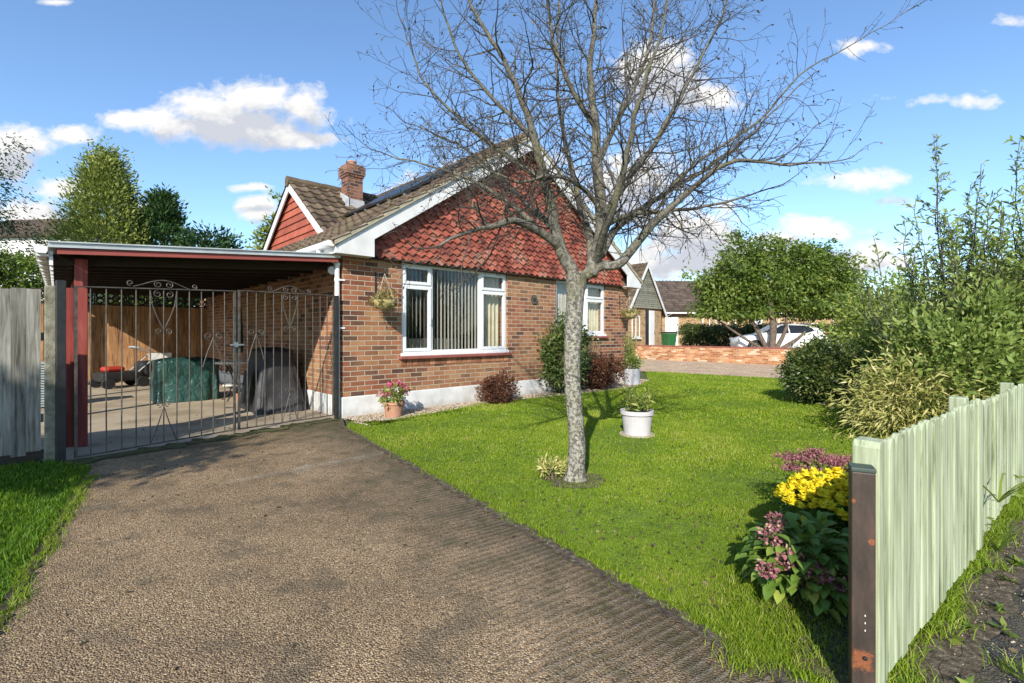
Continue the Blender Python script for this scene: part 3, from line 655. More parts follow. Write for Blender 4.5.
# tile-hung gable
TP = 0.655
def roofz(u):  return 2.744 + TP*(u if u <= 3.8 else 7.6-u)
mb = MB(); mb.prism([(0.1,ZW),(7.5,ZW),(7.5,2.62),(3.8,roofz(3.8)-0.2),(0.1,2.62)], lambda a,b,d:(a,d,b), -0.03, 0.2)
mb.build('gable_backing', MAT['tilegrey'], house, fix=True)
mb = MB(); tw = 0.165; gz = 0.1
for k in range(28):
    z0 = 2.445 + k*gz; off = (tw/2 if k % 2 else 0)
    for i in range(-1, 48):
        x0 = 0.30 + off + i*tw; cx = x0 + tw/2
        if cx < 0.38 or cx > 7.22: continue
        if z0 + 0.07 > roofz(cx) - 0.16: continue
        a = 0.0015; y_lo = -0.128 + rng.normal()*0.006; y_hi = -0.085
        jx = rng.normal()*0.003; jz = rng.normal()*0.006
        pr = [(x0+a+jx,0.052+jz),(x0+tw*0.32+jx,0.018+jz),(x0+tw*0.5+jx,0.0+jz),(x0+tw*0.68+jx,0.018+jz),(x0+tw-a+jx,0.052+jz),(x0+tw-a+jx,0.15),(x0+a+jx,0.15)]
        tt = float(np.clip(rng.normal(0.5,0.28),0,1))
        mb.prism(pr, lambda p,q,d,z0=z0,y_lo=y_lo,y_hi=y_hi: (p, y_lo+(y_hi-y_lo)*(q/0.15)+d, z0+q), 0.0, 0.014, tt)
mb.build('tile_hanging', MAT['tilered'], house, fix=True)
mb = MB(); mb.box(0.30,7.30,-0.10,0.02,2.435,2.462); mb.build('tilting_fillet', MAT['dark_timber'], house)
# roof tiles
def tiled_slope(mb, O, dA, dB, N, LA, LB, gauge=0.31, pitch=0.29, da=0.0483, thick=0.035, roll=0.032, keep=None):
    O=Vector(O);dA=Vector(dA);dB=Vector(dB);N=Vector(N)
    na = int(LA/da)+1; courses = int(math.ceil(LB/gauge))
    def prof(a):
        f = (a/pitch) % 1.0
        return roll*max(0.0, math.sin(f*2*PI))**0.8 if f < 0.5 else -0.006
    for c in range(courses):
        b0 = c*gauge; b1 = min((c+1)*gauge, LB)
        tint_c = rng.random(int(LA/pitch)+3)
        vs=[];ts=[]
        for j,(bb,hh) in enumerate(((b0,0.0 if c else -0.03),(b0,thick),(b1,0.004))):
            for i in range(na):
                a = i*da
                tid = int(a/pitch)
                jit = 0.006*(tint_c[tid]-0.5)
                h = hh + prof(a) * (1.0 if j else 0.0) + (jit if j else -0.02)
                bj = bb + (0.012*(tint_c[tid]-0.5) if j < 2 else 0.0)
                vs.append(O+dA*a+dB*bj+N*h); ts.append(tint_c[tid])
        n0=len(mb.v); mb.v.extend([tuple(v) for v in vs]); mb.t.extend(ts)
        for j in range(2):
            for i in range(na-1):
                if keep and not keep(i*da, b0): continue
                mb.f.append((n0+j*na+i,n0+j*na+i+1,n0+(j+1)*na+i+1,n0+(j+1)*na+i))
cosp = 1/math.sqrt(1+TP*TP); sinp = TP*cosp
mb = MB()
LBm = (3.8+0.27)/cosp
tiled_slope(mb, (-0.27,-0.30,roofz(-0.27)), (0,1,0), (cosp,0,sinp), (-sinp,0,cosp), 10.6, LBm)
tiled_slope(mb, (7.87,-0.30,roofz(7.87)), (0,1,0), (-cosp,0,sinp), (sinp,0,cosp), 10.6, LBm)
# roof deck below the tiles
mb.add([(-0.25,-0.29,roofz(-0.25)-0.012),(3.8,-0.29,roofz(3.8)-0.012),(7.85,-0.29,roofz(7.85)-0.012),(-0.25,10.3,roofz(-0.25)-0.012),(3.8,10.3,roofz(3.8)-0.012),(7.85,10.3,roofz(7.85)-0.012)], [(0,1,4,3),(1,2,5,4)])
# verge ends
for i in range(46):
    u = -0.25 + i*0.09
roof = mb.build('roof', MAT['rooftile'], house)
mb = MB()
for i in range(24):
    y = -0.31+i*0.45
    mb.tube([(3.8,y,roofz(3.8)+0.0),(3.8,y+0.455,roofz(3.8)+0.0)], [0.125,0.115], 12, t=rng.random())
mb.build('ridge_tiles', MAT['rooftile'], roof)
# mortar undercloak at the verge
mb = MB()
for sgn in (1,-1):
    f = (lambda u: u) if sgn == 1 else (lambda u: 7.6-u)
    mb.prism([(f(-0.25),roofz(-0.25)-0.045),(f(3.8),roofz(3.8)-0.045),(f(3.8),roofz(3.8)+0.03),(f(-0.25),roofz(-0.25)+0.03)], lambda a,b,d:(a,d,b), -0.288, -0.05)
mb.build('verge_mortar', MAT['mortar'], roof, fix=True)
# barge boards with boxed ends
for sgn in (1,-1):
    f = (lambda u: u) if sgn == 1 else (lambda u: 7.6-u)
    mb = MB()
    zb = lambda u: 2.70 + TP*(u-0.386)
    mb.prism([(f(-0.22),2.43),(f(0.386),2.43),(f(0.386),2.70),(f(3.8),zb(3.8)),(f(3.8),roofz(3.8)-0.05),(f(-0.1),roofz(-0.1)-0.05),(f(-0.22),roofz(-0.22)-0.07)], lambda a,b,d:(a,d,b), -0.255, -0.225)
    mb.build('bargeboard', MAT['whitewood'], house, fix=True, bevel=0.004)
# eaves: soffit, fascia, gutter
for sgn in (1,-1):
    f = (lambda u: u) if sgn == 1 else (lambda u: 7.6-u)
    mb = MB()
    xs = sorted((f(-0.20),f(0.386))); mb.box(xs[0],xs[1],-0.224,-0.032,2.432,2.446)
    xs = sorted((f(-0.20),f(-0.002))); mb.box(xs[0],xs[1],-0.03,10.2,2.432,2.446)
    mb.build('soffit', MAT['whitewood'], house)
    mb = MB(); xs = sorted((f(-0.22),f(-0.20))); mb.box(xs[0],xs[1],-0.222,10.2,2.43,2.585); mb.build('fascia', MAT['whitewood'], house)
    mb = MB(); prof = [(-0.055,0.03),(-0.055,-0.02),(-0.035,-0.045),(0.035,-0.045),(0.05,-0.02),(0.05,0.03),(0.042,0.03),(0.042,-0.015),(0.03,-0.036),(-0.03,-0.036),(-0.047,-0.015),(-0.047,0.03)]
    mb.prism([(f(-0.275)+a*sgn,2.565+b) for a,b in prof], lambda a,b,d:(a,d,b), -0.24, 10.2)
    mb.box(*sorted((f(-0.33),f(-0.222))),-0.25,-0.24,2.52,2.6)
    g = mb.build('gutter', MAT['upvc'], house, fix=True)
mb = MB(); mb.tube([(-0.275,0.22,2.53),(-0.275,0.22,2.47),(-0.255,0.2,2.44),(-0.10,0.05,2.345),(-0.075,0.03,2.29),(-0.075,0.03,0.03)], 0.036, 12)
for z in (2.28,2.05,1.33,0.55): mb.tube([(-0.075,0.03,z),(-0.075,0.03,z+0.05)], 0.043, 12)
mb.build('downpipe', MAT['upvc'], house, smooth=False)
for z in (2.05,1.33): MB().box(-0.085,0.03,-0.012,-0.004,z+0.01,z+0.035).build('pipe_bracket', MAT['upvc'], house)
# side dormer
dy = 4.95; DT = 0.72; dz = 4.88; du = 0.85
cd = 1/math.sqrt(1+DT*DT); sd = DT*cd
mb = MB(); LD = 2.45/cd
tiled_slope(mb, (du, dy-2.45, dz-2.45*DT), (1,0,0), (0,cd,sd), (0,-sd,cd), 3.0, LD, keep=lambda a,b: (dz-2.45*DT+(b+0.31)*sd) > roofz(du+a)-0.08)
tiled_slope(mb, (du, dy+2.45, dz-2.45*DT), (1,0,0), (0,-cd,sd), (0,sd,cd), 3.0, LD, keep=lambda a,b: (dz-2.45*DT+(b+0.31)*sd) > roofz(du+a)-0.08)
mb.add([(du+0.01,dy-1.9,dz-1.9*DT-0.012),(du+0.01,dy,dz-0.012),(du+0.01,dy+1.9,dz-1.9*DT-0.012),(3.9,dy-1.9,dz-1.9*DT-0.012),(3.9,dy,dz-0.012),(3.9,dy+1.9,dz-1.9*DT-0.012)], [(0,1,4,3),(1,2,5,4)])
dr = mb.build('dormer_roof', MAT['rooftile'], house)
mb = MB()
for i in range(7): mb.tube([(du-0.02+i*0.44,dy,dz),(du+0.43+i*0.44,dy,dz)], [0.12,0.11], 12, t=rng.random())
mb.build('ridge_tiles', MAT['rooftile'], dr)
mb = MB(); mb.prism([(dy-2.0,dz-2.0*DT-0.10),(dy,dz-0.10),(dy+2.0,dz-2.0*DT-0.10)], lambda a,b,d:(d,a,b), 1.02, 1.2)
mb.build('dormer_wall', MAT['tilegrey'], house, fix=True)
mb = MB(); nb = 9; bh = (dz-0.12-3.2)/nb
for k in range(nb):
    z0 = 3.2 + k*bh; z1 = z0 + bh*1.15; w0 = (dz-0.12-z0)/DT; w1 = max((dz-0.12-z1)/DT,0.01)
    mb.prism([(dy-w0,z0),(dy+w0,z0),(dy+w1,z1),(dy-w1,z1)], lambda a,b,d,z0=z0,z1=z1:(0.965+0.035*(b-z0)/(z1-z0)+d,a,b), 0, 0.02, rng.random())
mb.build('cladding', MAT['cladred'], house, fix=True)
for sg in (1,-1):
    mb = MB(); mb.prism([(dy,dz-0.03),(dy+sg*2.4,dz-0.03-2.4*DT),(dy+sg*2.4,dz-0.23-2.4*DT),(dy,dz-0.23)], lambda a,b,d:(d,a,b), 0.87, 0.9)
    mb.build('dormer_bargeboard', MAT['whitewood'], house, fix=True)
# chimney
cu, cv = 2.20, 4.40
mb = MB(); mb.box(cu-0.19,cu+0.19,cv-0.19,cv+0.19,3.9,5.10); mb.box(cu-0.215,cu+0.215,cv-0.215,cv+0.215,5.10,5.16); mb.box(cu-0.24,cu+0.24,cv-0.24,cv+0.24,5.16,5.36); mb.box(cu-0.205,cu+0.205,cv-0.205,cv+0.205,5.36,5.41)
ch = mb.build('chimney', MAT['brick_chimney'], house)
mb = MB(); mb.lathe([(0.11,0),(0.10,0.07),(0.115,0.08),(0.115,0.11),(0.085,0.11),(0.085,0.02)], 16, (cu,cv,5.41)); mb.build('chimney_pot', MAT['terracotta'], ch)
mb = MB(); mb.prism([(cv-0.24,4.3),(cv+0.24,4.6),(cv+0.24,4.78),(cv-0.24,4.56)], lambda a,b,d:(d,a,b), cu-0.202, cu-0.192); mb.box(cu-0.26,cu+0.22,cv-0.21,cv-0.192,4.2,4.54); mb.build('flashing', MAT['lead'], ch, fix=True)
# blinds hang inside the windows (things of their own)
def slats(n, x0, x1, z0, z1, y, ang, w, mat, name, label, cat):
    mb = MB()
    for i in range(n):
        cx = x0+(i+0.5)*(x1-x0)/n; a = ang + rng.normal()*0.06
        M = Matrix.Translation((cx,y,0)) @ Matrix.Rotation(a,4,'Z')
        mb.box(-w/2,w/2,-0.0015,0.0015,z0,z1,rng.random(),M)
    o = mb.build(name, mat); o.matrix_world = house.matrix_basis.copy()
    return tag(o, label, cat)
house.matrix_basis = Matrix.Translation(C0) @ Matrix.Rotation(ROTZ,4,'Z')
slats(14, 1.62,2.72,0.97,2.42,0.17,math.radians(72),0.089,MAT['blind'],'vertical_blind','half-open cream vertical blind behind the wide middle pane of the large front window','blind')
slats(7, 1.03,1.58,0.97,2.42,0.17,math.radians(72),0.085,MAT['blind_dark'],'vertical_blind','dark open vertical blind behind the left casement of the large front window','blind')
slats(12, 4.85,5.9,1.27,2.42,0.17,math.radians(-25),0.085,MAT['blind'],'vertical_blind','closed pale vertical blind in the window behind the tree trunk','blind')
mb = MB()
mb.grid(lambda s,t_: (2.78+0.55*s, 0.19+0.03*math.sin(s*34), 0.96+1.46*t_), 80, 2)
o = mb.build('curtain', MAT['curtain'], smooth=True); o.matrix_world = house.matrix_basis.copy(); tag(o, 'cream curtain in folds behind the right casement of the large front window', 'curtain')
mb = MB()
mb.grid(lambda s,t_: (5.93+0.66*s, 0.19+0.03*math.sin(s*38), 1.26+1.16*t_), 80, 2)
o = mb.build('curtain', MAT['curtain'], smooth=True); o.matrix_world = house.matrix_basis.copy(); tag(o, 'cream curtain behind the tall casement just right of the tree trunk', 'curtain')
# a sofa back seen through the large window
so = thing('sofa', 'pale sofa back seen through the lower part of the large front window', 'sofa', U(1.9,0.85,0.1), ROTZ)
mb = MB(); mb.box(-0.8,0.9,-0.1,0.12,0.0,1.08); mb.build('backrest', MAT['sofa'], so, bevel=0.05)
mb = MB(); mb.box(-0.8,0.9,0.12,0.75,0.0,0.42); mb.build('seat', MAT['sofa'], so, bevel=0.05)
# solar panels
for i in range(3):
    y0 = 0.75 + i*1.02
    t_ = thing('solar_panel', 'black framed solar panel lying on the left roof slope', 'solar panel', U(1.62, y0, roofz(1.62)+0.10), ROTZ, 'solar panels on the roof slope')
    Mx = Matrix.Rotation(-math.atan(TP),4,'Y')
    mb = MB(); mb.box(0.0,1.65,0.0,1.0,0.0,0.035,M=Mx); mb.build('frame', MAT['black_iron'], t_)
    mb = MB(); mb.box(0.02,1.63,0.02,0.98,0.036,0.039,M=Mx); mb.build('cell_sheet', MAT['pv'], t_)
    mb = MB(); mb.box(-0.02,1.65,0.2,0.24,-0.10,-0.001,M=Mx); mb.box(-0.02,1.65,0.76,0.8,-0.10,-0.001,M=Mx); mb.build('rail', MAT['alu'], t_)
# things on the wall
def hanging_basket(u, label, seed):
    t_ = thing('hanging_basket', label, 'hanging basket', U(u,0,0), ROTZ, 'hanging baskets on the front wall')
    mb = MB(); mb.box(-0.012,0.012,-0.012,-0.001,1.92,2.24); mb.tube([(0,-0.006,2.2),(0,-0.30,2.2),(0,-0.33,2.215),(0,-0.33,2.25)],0.008,6); mb.tube([(0,-0.006,1.98),(0,-0.14,2.07),(0,-0.24,2.19)],0.006,6)
    sp = [(0, -0.10-0.05*math.cos(a)*(1-a/12), 2.12+0.05*math.sin(a)*(1-a/12)) for a in np.linspace(0,10,24)]
    mb.tube(sp,0.005,5); mb.build('bracket', MAT['black_iron'], t_)
    mb = MB()
    for k in range(4):
        a = k*PI/2+0.4; mb.tube([(0,-0.30,2.19),(0.17*math.cos(a),-0.30+0.17*math.sin(a),1.78)],0.003,4)
    mb.build('chain', MAT['mortar'], t_)
    mb = MB(); mb.lathe([(0.02,-0.16),(0.10,-0.135),(0.15,-0.08),(0.175,0.0),(0.16,0.0)],20,(0,-0.30,1.78)); mb.build('bowl', MAT['basket'], t_, smooth=True)
    p,tt,out = clumps((0,-0.30,1.80),(0.20,0.18,0.09),26,22,0.035)
    V,Fq,Tn = leafset(p,0.045,0.5,0.0,tt,out,droop=0.4)
    npmesh('foliage', V, Fq, Tn, MAT['leaf_hang'], t_)
MAT['leaf_hang'] = M_leaf('fading_basket_leaf', [(0.0,(0.10,0.10,0.03)),(0.5,(0.22,0.2,0.06)),(1.0,(0.42,0.34,0.16))])
hanging_basket(0.53, 'fading hanging basket on a black bracket left of the large window', 1)
hanging_basket(7.22, 'fading hanging basket on a black bracket at the right corner of the bungalow', 2)
t_ = thing('wall_ornament', 'dark metal flower ornament fixed to the brick between the two front windows', 'ornament', U(4.11,-0.02,1.98), ROTZ)
mb = MB()
for k in range(6):
    a = k*PI/3; mb.lathe([(0.002,-0.006),(0.045,-0.003),(0.045,0.003),(0.002,0.006)],10,(0.06*math.cos(a),0,0.06*math.sin(a)))
mb.v = [(x,(y)*0.25,z+ (y)*0.9) for x,y,z in mb.v]
mb.build('petal', MAT['iron'], t_)
mb = MB(); mb.obox((0,-0.004,0),(1,0,0),(0,1,0),(0,0,1),0.03,0.012,0.03); mb.build('boss', MAT['black_iron'], t_, bevel=0.008)
t_ = thing('security_light', 'small round security light under the carport roof by the downpipe', 'light', U(-0.02,0.16,2.17), ROTZ)
mb = MB(); mb.box(-0.04,0.018,-0.05,0.05,-0.07,0.03); mb.tube([(-0.03,0,0.0),(-0.09,-0.02,0.03)],0.018,8); mb.build('bracket', MAT['plastic_black'], t_)
mb = MB(); mb.lathe([(0.03,0.05),(0.055,0.02),(0.065,-0.03),(0.05,-0.035)],16,(0,0,0)); Mx = Matrix.Translation((-0.11,-0.06,0.05)) @ Matrix.Rotation(math.radians(-75),4,'X') @ Matrix.Rotation(math.radians(0),4,'Y')
mb.v = [tuple(Mx @ Vector(v)) for v in mb.v]; mb.build('lamp_head', MAT['lamp_clear'], t_, smooth=True)

# ------------------------------------------------------------------ CARPORT
cp = thing('carport', 'lean-to carport with red timber posts and flat metal roof against the bungalow', 'carport', C0, ROTZ)
zl, zr, cl, cr_, cb = 2.11, 2.33, -3.16, -0.10, 8.8
RISE = 0.026
def cz(u, v=0.0): return zl + (zr-zl)*(u-cl)/(cr_-cl) + RISE*v*(cr_-u)/(cr_-cl)
for i,(uu,vv,s) in enumerate(((-2.93,0.27,0.055),(-2.90,3.04,0.06),(-2.90,5.8,0.06),(-2.90,8.6,0.06))):
    mb = MB()
    if i == 0: mb.box(uu-s,uu+s,vv-s,vv+s,0,cz(uu)-0.02)
    else: mb.box(uu-s,uu+s,vv-s,vv+s,0,cz(uu)-0.1)
    mb.build('post', MAT['redpaint'], cp, bevel=0.006)
mb = MB(); mb.box(-3.075,-2.99,0.30,0.345,0.0,1.78); mb.build('post_board', MAT['redpaint'], cp)
# ceiling boards, rafters, metal sheet
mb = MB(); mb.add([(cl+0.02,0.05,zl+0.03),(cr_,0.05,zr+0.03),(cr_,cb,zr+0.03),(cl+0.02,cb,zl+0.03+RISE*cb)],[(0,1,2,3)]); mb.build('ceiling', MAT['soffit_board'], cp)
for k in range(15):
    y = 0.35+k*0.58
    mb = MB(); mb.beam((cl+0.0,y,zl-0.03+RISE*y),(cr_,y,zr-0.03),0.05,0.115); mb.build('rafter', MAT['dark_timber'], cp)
mb = MB(); mb.beam((-2.9,0.3,zl-0.12),(-2.9,cb,zl-0.12+RISE*cb),0.06,0.10); mb.build('wall_plate', MAT['redpaint'], cp)
mb = MB(); nx = 84
for j,(yy,zo) in enumerate(((-0.06,0.075),(cb+0.1,0.075))):
    pass
def sheet(s,t_):
    u = cl-0.04+(cr_+0.02-cl+0.04)*t_; v = -0.08+(cb+0.15)*s
    return (u, v, cz(u,v)+0.085+0.012*math.sin(v*2*PI/0.076))
mb.grid(sheet, 420, 3)
sh = mb.build('metal_roof', MAT['metal_roof'], cp)
mb = MB(); mb.prism([(cl-0.04,zl+0.10),(cr_+0.02,zr+0.10),(cr_+0.02,zr+0.055),(cl-0.04,zl+0.055)], lambda a,b,d:(a,d,b), -0.10, -0.082); mb.build('edge_trim', MAT['metal_roof'], cp, fix=True)
mb = MB(); mb.prism([(cl-0.04,zl+0.118),(cr_+0.02,zr+0.118),(cr_+0.02,zr+0.104),(cl-0.04,zl+0.104)], lambda a,b,d:(a,d,b), -0.12, -0.02); mb.build('edge_cap', MAT['metal_roof'], cp, fix=True)
mb = MB(); mb.prism([(cl+0.03,zl+0.053),(cr_,zr+0.053),(cr_,zr-0.005),(cl+0.03,zl-0.005)], lambda a,b,d:(a,d,b), -0.075, -0.03); mb.build('fascia', MAT['redfascia'], cp, fix=True)
mb = MB(); mb.prism([(-0.055,0.03),(-0.055,-0.02),(-0.035,-0.045),(0.035,-0.045),(0.05,-0.02),(0.05,0.03)], lambda a,b,d:(cl-0.09+a,d,zl+0.04+b+RISE*d), -0.06, cb+0.1); mb.build('gutter', MAT['upvc'], cp, fix=True)
for k in range(12):
    y = 0.0+k*0.75; zz = RISE*y; mb = MB(); mb.box(cl-0.13,cl-0.0,y,y+0.02,zl-0.03+zz,zl-0.008+zz); mb.box(cl-0.03,cl+0.0,y,y+0.03,zl-0.12+zz,zl+0.03+zz); mb.build('gutter_bracket', MAT['upvc'], cp)

# ------------------------------------------------------------------ GATES
gdir = (gateR-gateL); GL = gdir.length; gdir.normalize(); GROT = math.atan2(gdir.y, gdir.x)
def spiral(cx, cz_, r, turns, a0, sgn=1, n=22):
    return [(cx+r*(1-0.75*i/n)*math.cos(a0+sgn*turns*2*PI*i/n), 0, cz_+r*(1-0.75*i/n)*math.sin(a0+sgn*turns*2*PI*i/n)) for i in range(n+1)]
def gate_leaf(s0, s1, z0, z1, label, lock_right):
    t_ = thing('iron_gate', label, 'gate', gateL+gdir*s0, GROT, 'double iron gates of the carport')
    w = s1-s0; r = 0.008
    mb = MB()
    ztop = lambda x: z1[0]+(z1[1]-z1[0])*x/w
    zbot = lambda x: z0[0]+(z0[1]-z0[0])*x/w
    mb.beam((0,0,ztop(0)),(w,0,ztop(w)),0.03,0.012); mb.beam((0,0,zbot(0)),(w,0,zbot(w)),0.03,0.012)
    mb.beam((0.012,0,zbot(0)),(0.012,0,ztop(0)),0.024,0.024,up=(1,0,0)); mb.beam((w-0.012,0,zbot(w)),(w-0.012,0,ztop(w)),0.024,0.024,up=(1,0,0))
    mb.build('frame', MAT['iron'], t_)
    nb_ = 12
    for k in range(1,nb_):
        x = k*w/nb_; mb = MB(); mb.tube([(x,0,zbot(x)),(x+rng.normal()*0.003,0,(zbot(x)+ztop(x))/2),(x,0,ztop(x))],0.0065,6); mb.build('bar', MAT['iron'], t_)
    c = w/2; q = w/nb_
    mb = MB(); zt = ztop(c)
    # crest: low arch with end curls and two centre curls
    mb.tube([(c-2.2*q,0,zt+0.008)]+[(c-2.2*q+2.2*q*f,0,zt+0.01+0.085*math.sin(f*PI/2)**1.4) for f in np.linspace(0.15,1,8)],0.006,5)
    mb.tube([(c+2.2*q,0,zt+0.008)]+[(c+2.2*q-2.2*q*f,0,zt+0.01+0.085*math.sin(f*PI/2)**1.4) for f in np.linspace(0.15,1,8)],0.006,5)
    for sg in (1,-1):
        mb.tube(spiral(c+sg*0.052,zt+0.048,0.042,1.3,PI/2 if sg==1 else PI/2,-sg),0.0055,5)
        mb.tube(spiral(c+sg*2.4*q,zt+0.045,0.032,1.2,-PI/2,sg),0.0055,5)
    mb.build('crest', MAT['iron'], t_)
    mb = MB()
    for sg in (1,-1):
        # heart shaped motif below the rail
        mb.tube([(c,0,zt-0.46),(c+sg*0.45*q,0,zt-0.33),(c+sg*0.85*q,0,zt-0.18),(c+sg*1.0*q,0,zt-0.03)],0.006,5)
        mb.tube(spiral(c+sg*0.055,zt-0.06,0.042,1.2,PI/2,-sg),0.0055,5)
        mb.tube(spiral(c+sg*0.045,zt-0.475,0.036,1.2,-PI/2,sg),0.0055,5)
    mb.build('heart_scroll', MAT['iron'], t_)
    mb = MB()
    for sg in (1,-1):
        # lower motif
        zb_ = zbot(c)
        mb.tube([(c,0,zb_+0.40),(c+sg*0.4*q,0,zb_+0.22),(c+sg*0.95*q,0,zb_+0.01)],0.006,5)
        mb.tube(spiral(c+sg*0.045,zb_+0.43,0.036,1.1,-PI/2,-sg),0.0055,5)
    mb.build('foot_scroll', MAT['iron'], t_)
    mb = MB()
    xs = w-q*2 if lock_right else q*2
    for sg in (1,-1):
        mb.tube([(xs,0,zt-0.55),(xs+sg*0.5*q,0,zt-0.72),(xs+sg*0.9*q,0,zt-0.9)],0.006,5)
        mb.tube(spiral(xs+sg*0.055,zt-0.53,0.042,1.2,-PI/2 if sg==1 else -PI/2,sg),0.0055,5)
    mb.build('scrollwork', MAT['iron'], t_)
    if lock_right:
        mb = MB(); mb.box(w-0.07,w+0.09,-0.03,-0.012,zt-0.65,zt-0.632); mb.box(w-0.018,w+0.022,-0.025,0.02,zt-0.67,zt-0.61); mb.build('latch', MAT['alu'], t_)
        mb = MB(); mb.tube([(w-0.02,-0.02,0.02),(w-0.02,-0.02,0.35),(w-0.12,-0.02,0.36)],0.008,6); mb.build('drop_bolt', MAT['iron'], t_)
gsplit = 1.62
gate_leaf(0.10, gsplit, (0.03,0.07), (1.74,1.80), 'left leaf of the scrolled iron gates, hung by the red carport post', True)
gate_leaf(gsplit+0.03, GL-0.07, (0.07,0.07), (1.81,1.83), 'right leaf of the scrolled iron gates, hung by the white downpipe', False)
o = MB().box(-0.035,0.035,-0.035,0.035,-0.1,1.79).build('gate_post', MAT['black_iron'], bevel=0.004); o.location = gateL; o.rotation_euler=(0,0,GROT)
tag(o, 'black steel gate post beside the concrete fence post', 'gate post', 'gate posts')
o = MB().box(-0.025,0.025,-0.025,0.025,-0.1,1.83).build('gate_post', MAT['black_iron'], bevel=0.004); o.location = gateR-gdir*0.03; o.rotation_euler=(0,0,GROT)
tag(o, 'black steel gate post beside the white downpipe', 'gate post', 'gate posts')

# ------------------------------------------------------------------ LEFT FENCE
fe = thing('board_fence', 'weathered grey closeboard fence with concrete post at the left edge', 'fence', U(-3.105,-0.42), ROTZ)
mb = MB(); x = -0.14
while x > -7.5:
    w = 0.10+0.02*rng.random(); zt = 1.70+rng.normal()*0.006
    yb = 0.0 if int(round(x*1000)) % 2 else -0.016
    mb.box(x-w,x,-0.014+yb-0.004*rng.random(),0.004+yb,0.12+rng.normal()*0.01,zt,rng.random()); x -= w*0.95+0.006*rng.random()
mb.build('boards', MAT['fence_grey'], fe)
mb = MB(); mb.box(-7.5,-0.12,-0.02,0.03,-0.03,0.13,0.2); mb.build('gravel_board', M_wood('dark_gravel_board',[(0.3,(0.03,0.025,0.018)),(0.7,(0.07,0.055,0.04))],'X'), fe)
mb = MB(); mb.box(-7.5,-0.12,0.006,0.05,1.2,1.28); mb.box(-7.5,-0.12,0.006,0.05,0.4,0.48); mb.build('rail', MAT['fence_grey'], fe)
mb = MB(); mb.box(-0.115,0.005,-0.06,0.06,-0.1,1.74); mb.build('post', MAT['concrete'], fe, bevel=0.01)
mb = MB(); mb.box(-3.115,-2.995,-0.06,0.06,-0.1,1.74); mb.build('post', MAT['concrete'], fe, bevel=0.01)
# back fence with pierced screen
bf = thing('board_fence', 'orange brown board fence with pierced screen top behind the carport', 'fence', U(0,9.0), ROTZ)
mb = MB(); x = 0.3
while x > -3.5:
    w = 0.12; mb.box(x-w,x,-0.012-0.01*rng.random(),0.006,0.05,1.98,rng.random()); x -= w*0.95
mb.build('boards', MAT['fence_brown'], bf)
mb = MB(); mb.box(-3.5,0.3,-0.03,0.03,1.985,2.03); mb.box(-3.5,0.3,-0.03,0.03,2.30,2.34)
k = 0
for i in range(18):
    x0 = -3.48+i*0.21
    mb.box(x0-0.012,x0+0.012,-0.02,0.02,2.03,2.30)
    for zz in (2.098,2.232):
        pts_ = [(x0+0.105+0.072*math.cos(a),0,zz+0.06*math.sin(a)) for a in np.linspace(0,2*PI,13)]
        mb.tube(pts_,0.02,5,cap=False)
    mb.box(x0+0.02,x0+0.19,-0.015,0.015,2.158,2.172)
mb.build('pierced_screen', MAT['dark_timber'], bf)
for x in (-3.3,-1.9,-0.5): MB().box(x-0.05,x+0.05,0.008,0.07,0,1.98).build('post', MAT['fence_brown'], bf)

# ------------------------------------------------------------------ PICKET FENCE
def picket_fence(s0, s1, off, label, ztop, parent_label=None):
    t_ = thing('picket_fence', label, 'fence', F0+FD*s0+FN*off, math.atan2(FD.y,FD.x), 'pale green picket fence panels')
    s = 0.0; L_ = s1-s0; i = 0; w = 0.071
    while s < L_-0.02:
        zt = ztop + rng.normal()*0.006; zb_ = 0.06+rng.normal()*0.01
        mb = MB(); pr = [(0,zb_),(w,zb_),(w,zt-0.034),(w*0.9,zt-0.014),(w*0.70,zt-0.002),(w*0.5,zt),(w*0.30,zt-0.002),(w*0.1,zt-0.014),(0,zt-0.034)]
        y0 = -abs(rng.normal())*0.006; tl = rng.normal()*0.006
        mb.prism(pr, lambda a,b,d,s=s,tl=tl: (s+a+tl*(b/ztop),d,b), y0-0.02, y0, rng.random())
        mb.build('picket', MAT['picket'], t_, fix=True, bevel=0.004); s += w+0.012; i += 1
    mb = MB(); mb.box(0,L_,0.001,0.04,0.18,0.26); mb.box(0,L_,0.001,0.04,ztop-0.22,ztop-0.14); mb.build('rail', MAT['picket'], t_)
    mb = MB(); mb.box(L_-0.05,L_+0.035,0.042,0.12,-0.1,ztop-0.005); mb.build('post', MAT['picket'], t_, bevel=0.008)
    return t_
pf = picket_fence(0.055,1.80,0.02,'pale green picket fence panel nearest the rusty steel post', 0.90)
mb = MB(); mb.prism([(-0.10,-0.05),(-0.004,-0.05),(-0.004,0.872),(-0.016,0.895),(-0.088,0.895),(-0.10,0.872)], lambda a,b,d:(a,d,b), -0.022, 0.06, 0.6); mb.build('post', MAT['picket'], pf, fix=True, bevel=0.004)
picket_fence(1.84,3.75,0.0,'second picket panel, beyond the pale post that divides the fence', 0.86)
picket_fence(3.87,5.7,0.0,'third picket panel, farthest along the fence by the tall shrub', 0.82)
sp = thing('steel_post', 'rusty brown steel post with green cap at the near end of the picket fence', 'post', G(863,690)+Vector((0,0,0)), math.atan2(0.1,1.0))
sp.location = Vector((1.203,1.665,0))
sp.rotation_euler = (0,0,math.radians(-27))
mb = MB(); mb.box(-0.034,0.034,-0.034,0.034,-0.1,0.80); mb.build('shaft', MAT['steel_rust'], sp, bevel=0.004)
mb = MB(); mb.box(-0.036,0.036,-0.036,0.036,0.80,0.815); mb.build('cap', M_noise('green_cap',[(0.3,(0.03,0.05,0.04)),(0.7,(0.07,0.10,0.085))],9,4,0.6,0.2), sp, bevel=0.004)
